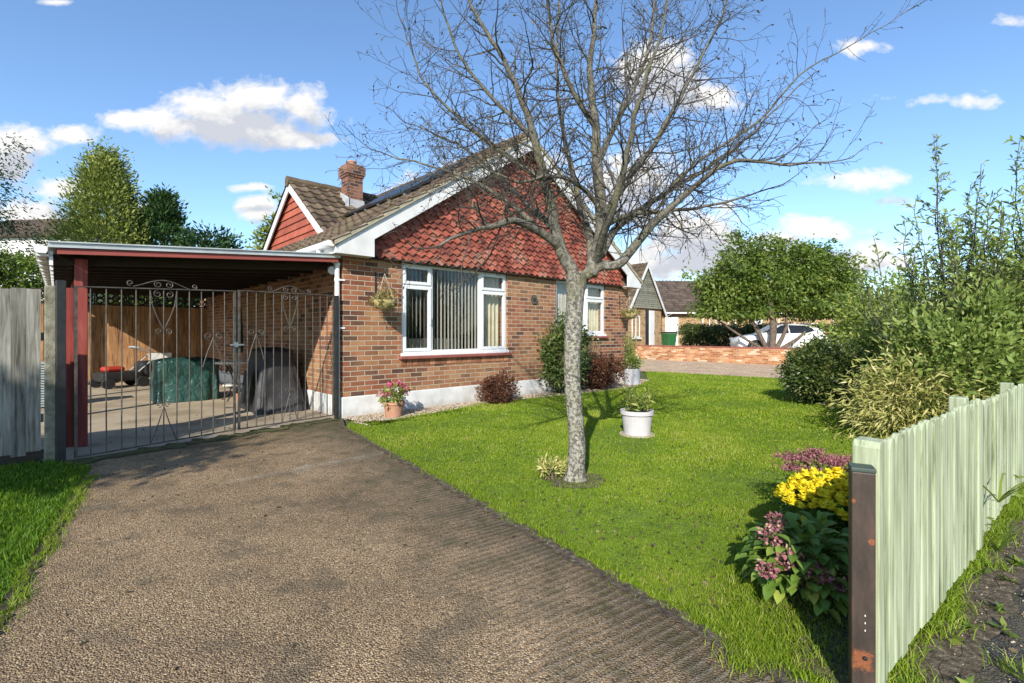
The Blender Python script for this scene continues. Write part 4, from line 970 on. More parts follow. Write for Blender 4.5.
def blob(mb, cx, cz_, rx, rz, y, n=22, seed=0):
    pts=[(cx+rx*math.cos(a)*(1+0.35*mnoise.noise(Vector((math.cos(a)*1.5,math.sin(a)*1.5,seed)))), y, cz_+rz*math.sin(a)*(1+0.35*mnoise.noise(Vector((math.cos(a)*1.5,math.sin(a)*1.5,seed+4))))) for a in np.linspace(0,2*PI,n,endpoint=False)]
    pts = [(max(-0.033,min(0.033,p[0])),p[1],p[2]) for p in pts]
    mb.add(pts,[tuple(range(n))])


mb = MB(); mb.lathe([(0.001,0),(0.008,0.0),(0.006,0.004),(0.001,0.005)],8); mb.v=[(x+0.004,-0.037-z,y+0.175) for x,y,z in mb.v]
mb.build('screw', MAT['plastic_black'], sp)
mb = MB()
for z in (0.265,0.29,0.315): mb.box(0.003,0.0055,-0.0352,-0.0335,z,z+0.006)
mb.build('paint_fleck', MAT['upvc'], sp)

# ------------------------------------------------------------------ CARPORT CONTENTS
def rounded_cover(mb, w, d, h, flare, seed, n=40, m=16, wr=0.02):
    def fn(s,t_):
        a = 2*PI*s; q = min(t_/0.8,1.0); top = max(0,(t_-0.8)/0.2)
        f = 1+flare*(1-q)**1.5
        ca,sa = math.cos(a),math.sin(a)
        e = 0.24
        x = math.copysign(abs(ca)**e,ca)*w/2*f; y = math.copysign(abs(sa)**e,sa)*d/2*f
        z = h*q
        if top>0:
            x *= (1-top)**0.5; y *= (1-top)**0.5; z = h+0.06*math.sin(top*PI/2)
        nn = mnoise.noise(Vector((x*5,y*5,z*3+seed)))+0.5*mnoise.noise(Vector((x*12,y*12,z*5+seed)))
        fold = math.sin(a*9+seed)*0.02*(1-q)
        k = wr*nn
        return (x+ca*(k+fold), y+sa*(k+fold), max(0.005,z+0.3*k))
    mb.grid(fn,n*3,m*2)
t_ = thing('covered_box', 'storage box under a wrinkled dark green tarpaulin in the carport', 'storage box', U(-1.33,4.0), ROTZ)
mb = MB(); rounded_cover(mb,1.0,0.62,0.76,0.03,3,wr=0.035); mb.build('tarpaulin', MAT['tarp'], t_, smooth=True)
t_ = thing('covered_barbecue', 'barbecue hidden under a black fabric cover against the side wall', 'barbecue', U(-0.48,1.72), ROTZ)
mb = MB(); rounded_cover(mb,0.50,0.80,0.98,0.55,8,wr=0.035); mb.build('cover', MAT['cover'], t_, smooth=True)
mb = MB()
mb.grid(lambda s,q: (-0.375-0.06*(1-q)+0.01*math.sin(s*9), -0.27+0.46*s, 0.12+0.55*q+0.02*math.sin(s*5)), 14, 8); mb.build('cover_patch', MAT['cover_panel'], t_, smooth=True)
# table with iron legs
tb = thing('garden_table', 'small white-topped table with scrolled iron legs in the carport', 'table', U(-0.55,3.35), ROTZ)
mb = MB(); mb.lathe([(0.01,0.70),(0.42,0.70),(0.43,0.715),(0.42,0.735),(0.01,0.735)],28,sy=0.7); mb.build('tabletop', MAT['marble'], tb)
for k in range(4):
    a = PI/4+k*PI/2; ca,sa = math.cos(a),math.sin(a)*0.7
    mb = MB(); mb.tube([(0.33*ca,0.33*sa,0.70),(0.20*ca,0.20*sa,0.55),(0.14*ca,0.14*sa,0.35),(0.22*ca,0.22*sa,0.15),(0.38*ca,0.38*sa,0.0)],0.012,6)
    mb.tube([(0.33*ca-0.07*math.cos(b)*ca,0.33*sa-0.07*math.cos(b)*sa,0.58+0.07*math.sin(b)) for b in np.linspace(0,7,20)],0.008,5)
    mb.build('leg', MAT['black_iron'], tb)
mb = MB(); mb.lathe([(0.01,0.28),(0.3,0.28),(0.3,0.30),(0.01,0.30)],24,sy=0.7); mb.build('shelf', MAT['marble'], tb)
def flowerpot(name, label, loc, r, h, mat, group=None, taper=0.72, rim=True, square=False):
    t_ = thing(name, label, 'plant pot', loc, 0, group)
    mb = MB()
    pr = [(r*taper,0),(r*0.94,h*0.84)] + ([(r*1.03,h*0.84),(r*1.03,h),(r*0.92,h),(r*0.90,h*0.86)] if rim else [(r*0.97,h),(r*0.9,h),(r*0.88,h*0.86)])
    mb.lathe(pr,32); mb.build('pot', mat, t_)
    mb = MB(); mb.lathe([(0.001,h*0.85),(r*0.9,h*0.85),(r*0.85,h*0.88),(0.001,h*0.90)],20); mb.build('soil', MAT['soil'], t_)
    return t_
flowerpot('plant_pot','terracotta trough pot standing on the white garden table',U(-0.50,3.30,0.735),0.15,0.17,MAT['terracotta'])
flowerpot('plant_pot','small brown pot on the floor under the white garden table',U(-0.62,3.0,0.0),0.10,0.16,MAT['terracotta'])
# mower
mw = thing('lawn_mower', 'red and black lawn mower parked by the brown back fence', 'lawn mower', U(-2.0,7.7), ROTZ+0.3)
mw.scale=(1.25,1.25,1.25)
mb = MB(); mb.box(-0.38,0.30,-0.22,0.22,0.12,0.30); mb.build('deck', MAT['plastic_black'], mw, bevel=0.06)
mb = MB(); mb.box(-0.30,0.02,-0.14,0.14,0.30,0.40); mb.build('motor_cover', MAT['plastic_red'], mw, bevel=0.06)
mb = MB(); mb.box(0.25,0.62,-0.2,0.2,0.15,0.48); mb.build('grass_box', MAT['plastic_black'], mw, bevel=0.08)
for x in (-0.30,0.25):
    for y in (-0.25,0.25):
        mb = MB(); mb.tube([(x,y-0.03,0.1),(x,y+0.03,0.1)],0.1,18); mb.build('wheel', MAT['tyre'], mw)
mb = MB()
for y in (-0.18,0.18): mb.tube([(0.2,y,0.28),(0.55,y,0.62),(0.20,y,0.75)],0.014,6)
mb.tube([(0.20,-0.18,0.75),(0.16,0,0.76),(0.20,0.18,0.75)],0.016,6); mb.build('handle', MAT['plastic_grey'], mw)
for i in range(9):
    o = MB().box(-0.24,0.24,-0.2,0.2,0,0.05).build('plastic_tray', MAT['plastic_grey'], bevel=0.012); o.location = U(-3.35,4.6,0.02+i*0.085); o.rotation_euler=(0,0,ROTZ+rng.normal()*0.05)
    mbx = MB(); mbx.box(-0.26,0.26,-0.22,0.22,0.05,0.075); c = mbx.build('rim', MAT['plastic_grey'], o, bevel=0.006)
    tag(o, 'grey plastic tray in the stack behind the red carport post', 'tray', 'stacked grey trays')
o = MB(); t_ = thing('timber_sheet','pale offcut of board leaning on the back fence beside the tarpaulin box','board',U(-1.15,8.86),ROTZ)
mb = MB(); mb.box(-0.2,0.3,-0.03,-0.01,0,0.75); mb.build('sheet', MAT['marble'], t_); 
t_ = thing('garden_parasol','closed dark green parasol leaning against the side wall in the carport','parasol',U(-0.3,4.7),ROTZ)
mb = MB(); mb.tube([(0,0,0),(0.08,0.0,1.9)],0.018,8); mb.build('pole', MAT['alu'], t_)
mb = MB(); mb.tube([(0.03,0,0.85),(0.045,0,1.2),(0.07,0,1.7),(0.08,0,1.88)],[0.11,0.10,0.05,0.02],10); mb.build('canopy', MAT['tarp'], t_)

# ------------------------------------------------------------------ PLANTS NEAR THE HOUSE
def shrub(name, label, cat, loc, rad, zc, nclump, per, csize, lsize, aspect, mat, stems=6, up=0.2, shell=0.45, group=None, rough=0.25, droop=0.0):
    t_ = thing(name, label, cat, loc, 0, group)
    p,tt,out = clumps((0,0,zc),rad,nclump,per,csize,shell=shell,zmin=0.04,rough=rough)
    V,Fq,Tn = leafset(p,lsize,aspect,up,tt,out,droop=droop)
    npmesh('foliage', V,Fq,Tn, mat, t_)
    mb = MB()
    for k in range(stems):
        a = rng.random()*2*PI; q = rng.random()*0.7
        mb.tube([(0.05*math.cos(a),0.05*math.sin(a),-0.02),(rad[0]*q*0.5*math.cos(a),rad[1]*q*0.5*math.sin(a),zc*0.7),(rad[0]*q*math.cos(a),rad[1]*q*math.sin(a),zc+rad[2]*0.6)],[0.012,0.009,0.004],5)
    mb.build('stem', MAT['trunkbark'], t_)
    return t_
fp = flowerpot('flower_pot','terracotta pot of pink and white flowers at the house corner',U(0.60,-0.45),0.165,0.24,MAT['terracotta'])
p,tt,out = clumps((0,0,0.33),(0.2,0.2,0.12),40,22,0.03,shell=0.4); V,Fq,Tn = leafset(p,0.045,0.55,0.3,tt,out,droop=0.2); npmesh('foliage',V,Fq,Tn,MAT['leaf_pot'],fp)
p,tt,out = clumps((0,0,0.37),(0.19,0.19,0.13),16,16,0.018,shell=0.85,zmin=0.3); V,Fq,Tn = leafset(p,0.035,0.9,0.3,np.repeat(rng.random(16),16),out); npmesh('blossom',V,Fq,Tn,MAT['petal_mixed'],fp)
gp = flowerpot('plant_pot','grey planter with a tall wispy plant at the right corner of the bungalow',G(632,384.5),0.21,0.40,MAT['greypot'],rim=False,taper=0.9)
p,tt,out = clumps((0,0,0.55),(0.24,0.24,0.16),40,20,0.04,shell=0.3); S1 = leafset(p,0.06,0.4,0.4,tt,out); 
pp=[];dd=[]
for k in range(60):
    a=rng.random()*2*PI; top=np.array([0.22*math.cos(a)*rng.random()-0.05,0.22*math.sin(a)*rng.random(),0.8+0.5*rng.random()])
    for f in np.linspace(0.2,1,14): pp.append(np.array([0,0,0.4])*(1-f)+top*f); dd.append(top-np.array([0,0,0.4])+rng.normal(size=3)*0.4)
S2 = leafset(np.array(pp),0.09,0.16,0.2,dirs=np.array(dd),droop=0.3); V,Fq,Tn = merge([S1,S2]); npmesh('foliage',V,Fq,Tn,MAT['leaf_tall'],gp)
wp = flowerpot('plant_pot','white ribbed-rim pot of lime green foliage alone on the lawn',G(637,434.5),0.20,0.31,MAT['whitepot'],taper=0.80)
pp=[];dd=[]
for k in range(34):
    a=rng.random()*2*PI; rr=0.20*rng.random()**0.6; base=np.array([0.1*rr/0.2*math.cos(a),0.1*rr/0.2*math.sin(a),0.27]); top=np.array([rr*1.15*math.cos(a),rr*1.15*math.sin(a),0.42+0.17*rng.random()])
    for f in np.linspace(0.15,1,16): pp.append(base*(1-f)+top*f); d=rng.normal(size=3); d[2]+=0.6; dd.append(d+(top-base)*1.5)
V,Fq,Tn = leafset(np.array(pp),0.075,0.28,0.2,dirs=np.array(dd)); npmesh('foliage',V,Fq,Tn,MAT['leaf_pot'],wp)
mb = MB(); mb.lathe([(0.001,0.0),(0.22,0.0),(0.22,0.012),(0.001,0.014)],24); mb.build('saucer', MAT['mortar'], wp)
shrub('russet_shrub','small rounded russet shrub under the large front window','shrub',U(2.72,-0.42),(0.30,0.28,0.24),0.25,130,40,0.045,0.045,0.5,MAT['leaf_red'])
shrub('evergreen_shrub','tall glossy green shrub against the brick left of the tree trunk','shrub',U(4.58,-0.40),(0.46,0.36,0.72),0.78,170,34,0.075,0.075,0.5,MAT['leaf_bush'],rough=0.4)
shrub('russet_shrub','larger russet shrub against the wall right of the tree trunk','shrub',U(5.85,-0.42),(0.50,0.36,0.36),0.38,170,40,0.06,0.055,0.45,MAT['leaf_red'])
t_ = thing('flowering_shrub','thin-stemmed plant with pale flowers below the second front window','shrub',U(5.45,-0.28),0)
pp=[];dd=[];mb=MB()
for k in range(22):
    a=rng.random()*2*PI; top=np.array([0.35*math.cos(a)*rng.random(),0.16*math.sin(a)*rng.random(),0.9+0.5*rng.random()])
    mb.tube([(0,0,0),tuple(top*0.6),tuple(top)],[0.006,0.005,0.003],4)
    for f in np.linspace(0.4,1,14): pp.append(top*f+rng.normal(size=3)*0.03); dd.append(rng.normal(size=3))
V,Fq,Tn = leafset(np.array(pp),0.06,0.45,0.2,dirs=np.array(dd)); npmesh('foliage',V,Fq,Tn,MAT['leaf_tall'],t_); mb.build('stem',MAT['twig'],t_)
# plants at the right
shrub('round_bush','clipped round dark green bush at the far right of the lawn','bush',G(824,404),(0.63,0.60,0.52),0.54,400,46,0.07,0.06,0.5,MAT['leaf_bush'],shell=0.6,rough=0.12)
shrub('variegated_shrub','cream and yellow variegated shrub between the round bush and the picket fence','shrub',Vector((4.75,5.85,0)),(0.52,0.45,0.44),0.45,150,30,0.15,0.10,0.19,MAT['leaf_yellow'],shell=0.4,droop=0.3,rough=0.35)
shrub('evergreen_shrub','low dark shrub filling in behind the picket fence under the tall shrub','shrub',Vector((5.6,5.95,0)),(0.95,0.6,0.85),0.8,360,40,0.1,0.09,0.4,MAT['leaf_tall'],shell=0.4,rough=0.35)
shrub('evergreen_shrub','mid green shrub between the broad tree and the tall shrubs','shrub',Vector((8.5,11.0,0)),(1.25,1.0,1.15),1.2,330,40,0.16,0.11,0.36,MAT['leaf_hedge2'],shell=0.4,rough=0.45)
def tall_shrub(label, loc, stems, hmax, spread, leafs, seed, lsize=0.11):
    t_ = thing('tall_shrub', label, 'shrub', loc, 0)
    mb = MB(); pp=[];dd=[];tt=[]
    for k in range(stems):
        a=rng.random()*2*PI; q=rng.random()**0.6
        hh = hmax*(1-0.36*q)*(0.72+0.28*rng.random())
        if k < 2: q=0.15; hh=hmax
        x,y = spread*q*math.cos(a), spread*q*math.sin(a)
        pts_=[Vector((x*0.15,y*0.15,0)),Vector((x*0.5,y*0.5,hh*0.35)),Vector((x*0.85,y*0.85,hh*0.7)),Vector((x,y,hh))]
        pl=[]
        for i in range(13):
            f=i/12*3; j=min(int(f),2); pl.append(pts_[j].lerp(pts_[j+1],f-j)+Vector((rng.normal()*0.02,rng.normal()*0.02,0)))
        mb.tube(pl,list(np.linspace(0.016,0.003,13)),5)
        ns = int(hh*9.5)
        for s in range(ns):
            f=0.12+0.88*(s+rng.random())/ns; j=min(int(f*12),11); b0=pl[j].lerp(pl[j+1],f*12-j)
            sl=(0.42*(1-f)+0.09)*(0.5+rng.random()); aa=rng.random()*2*PI
            d=Vector((math.cos(aa),math.sin(aa),0.55+0.5*rng.random())).normalized()
            e=b0+d*sl; mb.tube([b0,e],[0.004,0.0015],3,cap=False)
            nl=max(4,int(sl/0.024)); side=rng.random()
            for l in range(nl):
                g=(l+0.5)/nl; pp.append(np.array(b0.lerp(e,g))); dd.append(np.array(d)*0.8+rng.normal(size=3)*0.55); tt.append(0.25+0.45*rng.random()+0.25*side)
    V,Fq,Tn = leafset(np.array(pp),lsize,0.30,0.2,tint=np.clip(np.array(tt),0,1),dirs=np.array(dd),droop=0.15)
    npmesh('foliage',V,Fq,Tn,MAT['leaf_tall'],t_); mb.build('stem',MAT['twig'],t_)
tall_shrub('tall airy shrub with upright leafy shoots rising above the picket fence', Vector((6.15,6.75,0)), 38, 4.05, 1.2, 1, 1, 0.085)
tall_shrub('second tall leafy shrub at the right edge behind the far picket panel', Vector((6.80,6.5,0)), 36, 3.95, 1.05, 1, 2, 0.085)
shrub('evergreen_shrub','dense leafy shrub behind the round bush at the end of the lawn','shrub',Vector((7.0,8.6,0)),(1.0,0.9,0.85),0.85,260,40,0.13,0.10,0.35,MAT['leaf_hedge2'],shell=0.45,rough=0.35)
shrub('evergreen_shrub','broad dark bush behind the tall shrubs at the right edge','shrub',Vector((9.1,9.2,0)),(1.6,1.2,1.05),1.0,340,40,0.15,0.11,0.35,MAT['leaf_hedge2'],shell=0.45,rough=0.35)
# flower bed by the steel post
def bigleaf(pos, dirs, L, tint):
    """leaves with midrib fold and curve: 3 stations"""
    Vs=[];Fs=[];Ts=[]
    for p,d,l,t0 in zip(pos,dirs,L,tint):
        d=np.array(d)/np.linalg.norm(d); s=np.cross(d,[0,0,1.0]); s/=np.linalg.norm(s)+1e-9; n_=np.cross(s,d)
        n0=len(Vs)
        w=[0.05,0.30,0.34,0.22,0.0]; f=[0,0.25,0.5,0.78,1.0]; dr=[0,0.05,0.02,-0.08,-0.25]
        for wi,fi,di in zip(w,f,dr):
            c=p+d*l*fi+n_*l*di
            Vs += [c+s*wi*l+n_*wi*l*0.30, c, c-s*wi*l+n_*wi*l*0.30]; Ts += [t0,t0*0.85+0.05,t0]
        for k in range(4):
            a=n0+k*3; Fs += [(a,a+1,a+4,a+3),(a+1,a+2,a+5,a+4)]
    return np.array(Vs),np.array(Fs),np.array(Ts)
hy = thing('hydrangea', 'big-leaved hydrangea with faded pink flower heads beside the steel post', 'hydrangea', Vector((1.43,2.32,0)))
N=520; d=rng.normal(size=(N,3)); d[:,2]=np.abs(d[:,2])*0.9-0.15; d/=np.linalg.norm(d,axis=1,keepdims=True)
pos=np.array([0,0,0.12])+d*np.array([0.25,0.25,0.24])*(0.55+0.5*rng.random((N,1))); pos[:,2]=np.maximum(pos[:,2],0.02)
dirs=d*1.0+rng.normal(size=(N,3))*0.35; dirs[:,2]*=0.5; dirs[:,2]-=0.15
tn=np.clip(rng.normal(0.45,0.22,N),0,1); tn[rng.random(N)<0.09]=1.0
V,Fq,Tn = bigleaf(pos,dirs,0.05+0.04*rng.random(N),tn); npmesh('foliage',V,Fq,Tn,MAT['leaf_hyd'],hy,smooth=True)
mb=MB()
for k in range(14):
    a=rng.random()*2*PI; mb.tube([(0.03*math.cos(a),0.03*math.sin(a),0),(0.18*math.cos(a),0.18*math.sin(a),0.28)],[0.006,0.003],5)
mb.build('stem',MAT['trunkbark'],hy)
for (dx,dy_,dz_,r_) in ((-0.20,-0.02,0.31,0.06),(-0.17,-0.12,0.25,0.065),(-0.29,-0.16,0.22,0.045),(-0.08,-0.19,0.22,0.06),(0.02,-0.20,0.18,0.06),(0.10,-0.16,0.17,0.05),(-0.14,0.05,0.36,0.05)):
    p=rng.normal(size=(110,3)); p/=np.linalg.norm(p,axis=1,keepdims=True); p*=0.6+0.5*rng.random((110,1)); p[:,2]*=0.8
    V,Fq,Tn=leafset(np.array([dx,dy_,dz_])+p*r_*0.8,0.018,0.8,0.0,rng.random(110)*0.9,p); npmesh('flower_head',V,Fq,Tn,MAT['petal_pink'],hy)
cy = thing('chrysanthemum', 'yellow chrysanthemum in full bloom behind the hydrangea', 'flowers', Vector((1.79,2.72,0)))
p,tt,out=clumps((0,0,0.18),(0.24,0.22,0.18),90,24,0.035,shell=0.4,zmin=0.03); V,Fq,Tn=leafset(p,0.045,0.5,0.3,tt*0.6,out); npmesh('foliage',V,Fq,Tn,MAT['leaf_hyd'],cy)
Vs=[]
hN=260
for k in range(hN):
    a=rng.random()*2*PI; q=math.sqrt(rng.random()); c=np.array([0.27*q*math.cos(a),0.24*q*math.sin(a),0.45-0.13*q*q+rng.normal()*0.015])
    r0=0.018+0.013*rng.random()
    th=np.linspace(0,2*PI,9)[:-1]; ring_=[]
    for ph in (0.0,0.5,1.0,1.35): ring_.append(np.stack([np.cos(th)*math.cos(ph),np.sin(th)*math.cos(ph),np.full(8,math.sin(ph))],1))
    bv=c+np.concatenate(ring_)*r0*0.78; bf=[]
    for a_i in range(3):
        for b_i in range(8): x0_=a_i*8+b_i; x1_=a_i*8+(b_i+1)%8; bf += [(x0_,x1_,x1_+8),(x0_,x1_+8,x0_+8)]
    bf += [(24,24+b_i,25+b_i) for b_i in range(1,7)]
    Vs.append((bv,np.array(bf),np.full(32,0.35)))
    aa=np.arange(36)*2.39996; rr_=np.sqrt(np.arange(36)/36); el=1.25*(1-rr_)+0.12
    p=np.stack([np.cos(aa)*np.cos(el),np.sin(aa)*np.cos(el),np.sin(el)],1)
    Vs.append(leafset(c+p*r0*0.15,r0*1.05,0.62,0.0,np.clip(0.5+0.3*rng.normal()+0.15*rng.normal(size=36),0,1),dirs=p*4,flat=True))
V,Fq,Tn=merge(Vs); o=npmesh('flower_heads',V,Fq,Tn,MAT['petal_yellow'],cy)
se = thing('sedum', 'dusky pink sedum in flower behind the chrysanthemum', 'flowers', Vector((2.06,3.22,0)))
p,tt,out=clumps((0,0,0.2),(0.27,0.24,0.2),90,22,0.035,shell=0.3,zmin=0.03); V,Fq,Tn=leafset(p,0.05,0.5,0.3,tt*0.7,out); npmesh('foliage',V,Fq,Tn,MAT['leaf_hyd'],se)
Vs=[]
for k in range(26):
    a=rng.random()*2*PI; q=math.sqrt(rng.random()); c=np.array([0.28*q*math.cos(a),0.24*q*math.sin(a),0.45-0.09*q*q+rng.normal()*0.025])
    p=rng.normal(size=(90,3))*np.array([0.034,0.034,0.012]); Vs.append(leafset(c+p,0.014,0.9,0.8,np.clip(0.2+0.5*rng.random(90),0,1),None))
V,Fq,Tn=merge(Vs); npmesh('flower_heads',V,Fq,Tn,MAT['petal_pink'],se)
# low green growth behind the fence
for (s,off,label) in ((2.2,-0.35,'low green clump behind the picket fence, beyond the pink sedum'),(3.1,-0.4,'leafy clump behind the second picket panel')):
    shrub('bed_plant',label,'plant',F0+FD*s+FN*off,(0.36,0.30,0.16),0.12,90,30,0.05,0.06,0.35,MAT['leaf_tall'],stems=3)
shrub('ground_plant','low pale variegated plant at the foot of the bare tree','plant',G(553,478),(0.14,0.10,0.06),0.05,26,16,0.02,0.05,0.25,MAT['leaf_yellow'],stems=2)
# long grass tuft poking through the fence
t_ = thing('grass_tuft','tuft of long arching grass leaves poking through the picket fence','grass tuft',F0+FD*1.86+FN*0.10)
mb=MB()
for k in range(16):
    a=rng.random()*2*PI; l=0.25+0.25*rng.random(); w=0.006
    pts_=[Vector((l*f*math.cos(a)*0.9,l*f*math.sin(a)*0.9,0.30+l*1.1*f-0.75*l*f*f*1.1)) if k<8 else Vector((l*0.6*f*math.cos(a),l*0.6*f*math.sin(a),0.02+l*f-0.5*l*f*f)) for f in np.linspace(0,1,7)]
    s=Vector((-math.sin(a),math.cos(a),0))
    vs=[]; 
    for i,q in enumerate(pts_): ww=w*(1-(i/6)**2)+0.0005; vs += [q+s*ww,q-s*ww]
    mb.add(vs,[(2*i,2*i+1,2*i+3,2*i+2) for i in range(6)],rng.random())
mb.build('blades',MAT['leaf_hedge'],t_)

# ------------------------------------------------------------------ THE BARE TREE
TY = 4.2
tree = thing('bare_tree','nearly leafless ornamental tree with pale lichen-covered trunk on the lawn','tree',G(575,481))
TB = Vector(tree.location)
def tp(px,py,dy=0.0): return P(px,py,TY+dy)-TB
trunk = MB()
tr_px=[(575,484,0.125),(575.5,478,0.098),(576,468,0.080),(577,440,0.072),(574,405,0.070),(572,370,0.071),(573,335,0.073),(575,300,0.078),(576,285,0.086),(577,272,0.094)]
trunk_pts=[tp(a,b) for a,b,c in tr_px]
def smooth_poly(pts, rs, sub=4):
    out=[];ro=[]
    n=len(pts)
    for i in range(n-1):
        p0=pts[max(i-1,0)];p1=pts[i];p2=pts[i+1];p3=pts[min(i+2,n-1)]
        for k in range(sub):
            t=k/sub
            q=0.5*((2*p1)+(p2-p0)*t+(2*p0-5*p1+4*p2-p3)*t*t+(3*p1-p0-3*p2+p3)*t*t*t)
            out.append(q);ro.append(rs[i]*(1-t)+rs[i+1]*t)
    out.append(pts[-1]);ro.append(rs[-1]); return out,ro
a_,b_=smooth_poly(trunk_pts,[c for *_,c in tr_px])
b_=[r*(1+0.06*mnoise.noise(Vector((i*0.5,0,2)))) for i,r in enumerate(b_)]
trunk.tube(a_,b_,16)
crown=MB(); twigs=MB(); leafpos=[]
LIMBS=[  # (px,py,depth offset,radius)
 [(573,272,0,.060),(559,245,-.05,.052),(551,207,-.12,.044),(544,180,-.2,.038),(536,140,-.28,.032),(520,95,-.35,.025),(498,50,-.4,.018),(470,5,-.45,.011)],
 [(560,247,-.05,.040),(540,232,-.2,.034),(515,221,-.4,.028),(490,226,-.55,.020),(462,234,-.7,.013),(440,246,-.8,.007)],
 [(590,275,0,.064),(600,240,.05,.058),(601,207,.1,.052),(597,165,.12,.045),(596,125,.15,.037),(590,75,.2,.029),(594,30,.2,.021),(600,-30,.2,.014)],
 [(601,210,.1,.026),(590,195,0,.022),(572,181,-.15,.018),(548,176,-.3,.014),(520,182,-.45,.010),(490,172,-.6,.006)],
 [(601,255,.05,.042),(614,231,.15,.035),(632,215,.25,.030),(660,197,.35,.025),(700,172,.5,.018),(745,140,.6,.012),(775,110,.7,.008),(810,75,.75,.005)],
 [(585,276,0,.052),(600,266,.0,.046),(618,264,-.05,.042),(632,248,-.1,.038),(660,217,-.2,.031),(695,187,-.3,.023),(735,160,-.4,.016),(790,165,-.5,.009),(845,160,-.55,.004)],
 [(604,215,.05,.034),(617,196,.1,.030),(633,172,.15,.027),(650,150,.2,.023),(675,105,.25,.018),(700,60,.3,.013),(722,15,.35,.009),(740,-40,.4,.006)],
 [(606,225,.05,.026),(630,214,.0,.022),(662,211,-.05,.018),(705,207,-.1,.012),(750,196,-.2,.007)],
 [(597,165,.12,.032),(610,135,.2,.027),(630,95,.3,.021),(648,50,.4,.016),(655,0,.5,.011),(665,-50,.5,.007)],
 [(545,182,-.2,.028),(520,165,-.1,.023),(485,140,0,.018),(450,110,.1,.013),(420,75,.15,.009),(405,30,.2,.005)],
 [(537,142,-.28,.024),(515,120,-.3,.019),(480,85,-.35,.014),(455,45,-.4,.010),(440,0,-.4,.006)],
 [(596,128,.15,.026),(575,95,0,.021),(556,50,-.1,.016),(548,5,-.15,.011),(540,-45,-.2,.007)],
 [(532,222,-.25,.022),(505,200,-.15,.017),(470,180,0,.013),(425,165,.1,.009),(385,155,.15,.005)],
 [(592,270,.05,.045),(590,240,.25,.038),(580,205,.45,.032),(570,160,.65,.026),(560,110,.85,.020),(556,60,1.0,.014),(560,0,1.1,.009)],
 [(596,262,.0,.040),(603,235,-.25,.034),(615,200,-.5,.028),(628,150,-.7,.021),(640,95,-.85,.015),(660,40,-.95,.010),(670,-20,-1.0,.006)],
 [(662,196,.35,.018),(700,160,.2,.014),(760,120,.1,.010),(800,75,0,.007),(860,40,0,.004),(918,5,0,.0025)],
 [(562,242,.0,.030),(540,215,.3,.025),(512,190,.6,.020),(480,160,.8,.015),(450,140,.95,.010),(415,125,1.0,.006)],
]
def wobble(pts, amp):
    return pts
nseg=0
def branch(start, dirv, length, r0, level):
    """grow one branch and its side twigs"""
    global nseg
    if start.x>1.35: length*=max(0.35,1-(start.x-1.35)*0.55)
    n=max(3,int(length/0.06)); step=length/n
    pts=[start];d=dirv.normalized();p=start.copy()
    wob=[0,0.27,0.38,0.46][level]
    for i in range(n):
        d=(d+Vector((rng.normal(),rng.normal(),rng.normal()))*wob*0.55+Vector((0,0,0.045 if level<2 else (0.0 if level<3 else -0.03)))).normalized()
        p=p+d*step; pts.append(p)
    rs=[max(r0*(1-0.75*i/n),0.0017) for i in range(n+1)]
    (crown if r0>0.010 else twigs).tube(pts,rs,5 if r0>0.006 else 4 if r0 > 0.003 else 3,cap=False)
    nseg+=1
    if level<3:
        sp=[0,0.085,0.075][level]
        x=sp*(0.6+rng.random())
        while x<length*0.97:
            f=x/length; j=min(int(f*n),n-1); q=pts[j].lerp(pts[j+1],f*n-j); t=(pts[j+1]-pts[j]).normalized()
            o=Vector((rng.normal(),rng.normal(),rng.normal())); o=(o-t*o.dot(t)).normalized()
            ang=math.radians(32+34*rng.random()); dd=t*math.cos(ang)+o*math.sin(ang)
            l=(length*(0.62-0.30*f))*(0.45+0.65*rng.random())
            if level==2: l=min(l,0.20)
            if l>0.035: branch(q,dd,l,max(rs[j]*0.6,0.0019),level+1)
            x+=sp*(0.6+0.9*rng.random())
    else:
        if rng.random()<0.75: leafpos.append((pts[-1],d))
    if level==2 and rng.random()<0.3: leafpos.append((pts[-1],d))
for li,lm in enumerate(LIMBS):
    pts=[tp(a,b,c) for a,b,c,r in lm]; rs=[r for *_,r in lm]
    a_,b_=smooth_poly(pts,rs,5)
    a_=[p+Vector((mnoise.noise(p*6+Vector((li,0,0))),mnoise.noise(p*6+Vector((0,li,0))),mnoise.noise(p*6+Vector((0,0,li)))))*min(0.022,0.3*i*0.004) for i,p in enumerate(a_)]
    crown.tube(a_,b_,10 if rs[0]>0.03 else 7)
    # children
    tot=0
    skip=0.42 if rs[0]>0.045 else 0.22
    nextx=skip
    for i in range(len(a_)-1):
        seg=(a_[i+1]-a_[i]).length; tot+=seg
        while nextx<tot:
            q=a_[i+1]-(a_[i+1]-a_[i])*((tot-nextx)/seg); t=(a_[i+1]-a_[i]).normalized()
            o=Vector((rng.normal(),rng.normal(),rng.normal()+0.15)); o=(o-t*o.dot(t)).normalized()
            ang=math.radians(35+35*rng.random()); dd=t*math.cos(ang)+o*math.sin(ang)
            f=i/len(a_)
            l=(0.34+0.55*rng.random())*(1.0-0.25*f)
            branch(q,dd,l,min(b_[i]*0.42,0.008),1)
            nextx+=0.064*(0.6+0.8*rng.random())
    branch(a_[-1],(a_[-1]-a_[-2]),0.45,b_[-1],2)
mb=MB(); cpt=G(576,481); ns_=26
mb.add([(cpt.x+ (0.26*(1+0.5*mnoise.noise(Vector((math.cos(a)*2,math.sin(a)*2,1)))))*math.cos(a), cpt.y+(0.22*(1+0.5*mnoise.noise(Vector((math.cos(a)*2,math.sin(a)*2,1)))))*math.sin(a), 0.006) for a in np.linspace(0,2*PI,ns_,endpoint=False)],[tuple(range(ns_))])
tag(mb.build('bare_ground', MAT['dirt']), kind='structure')
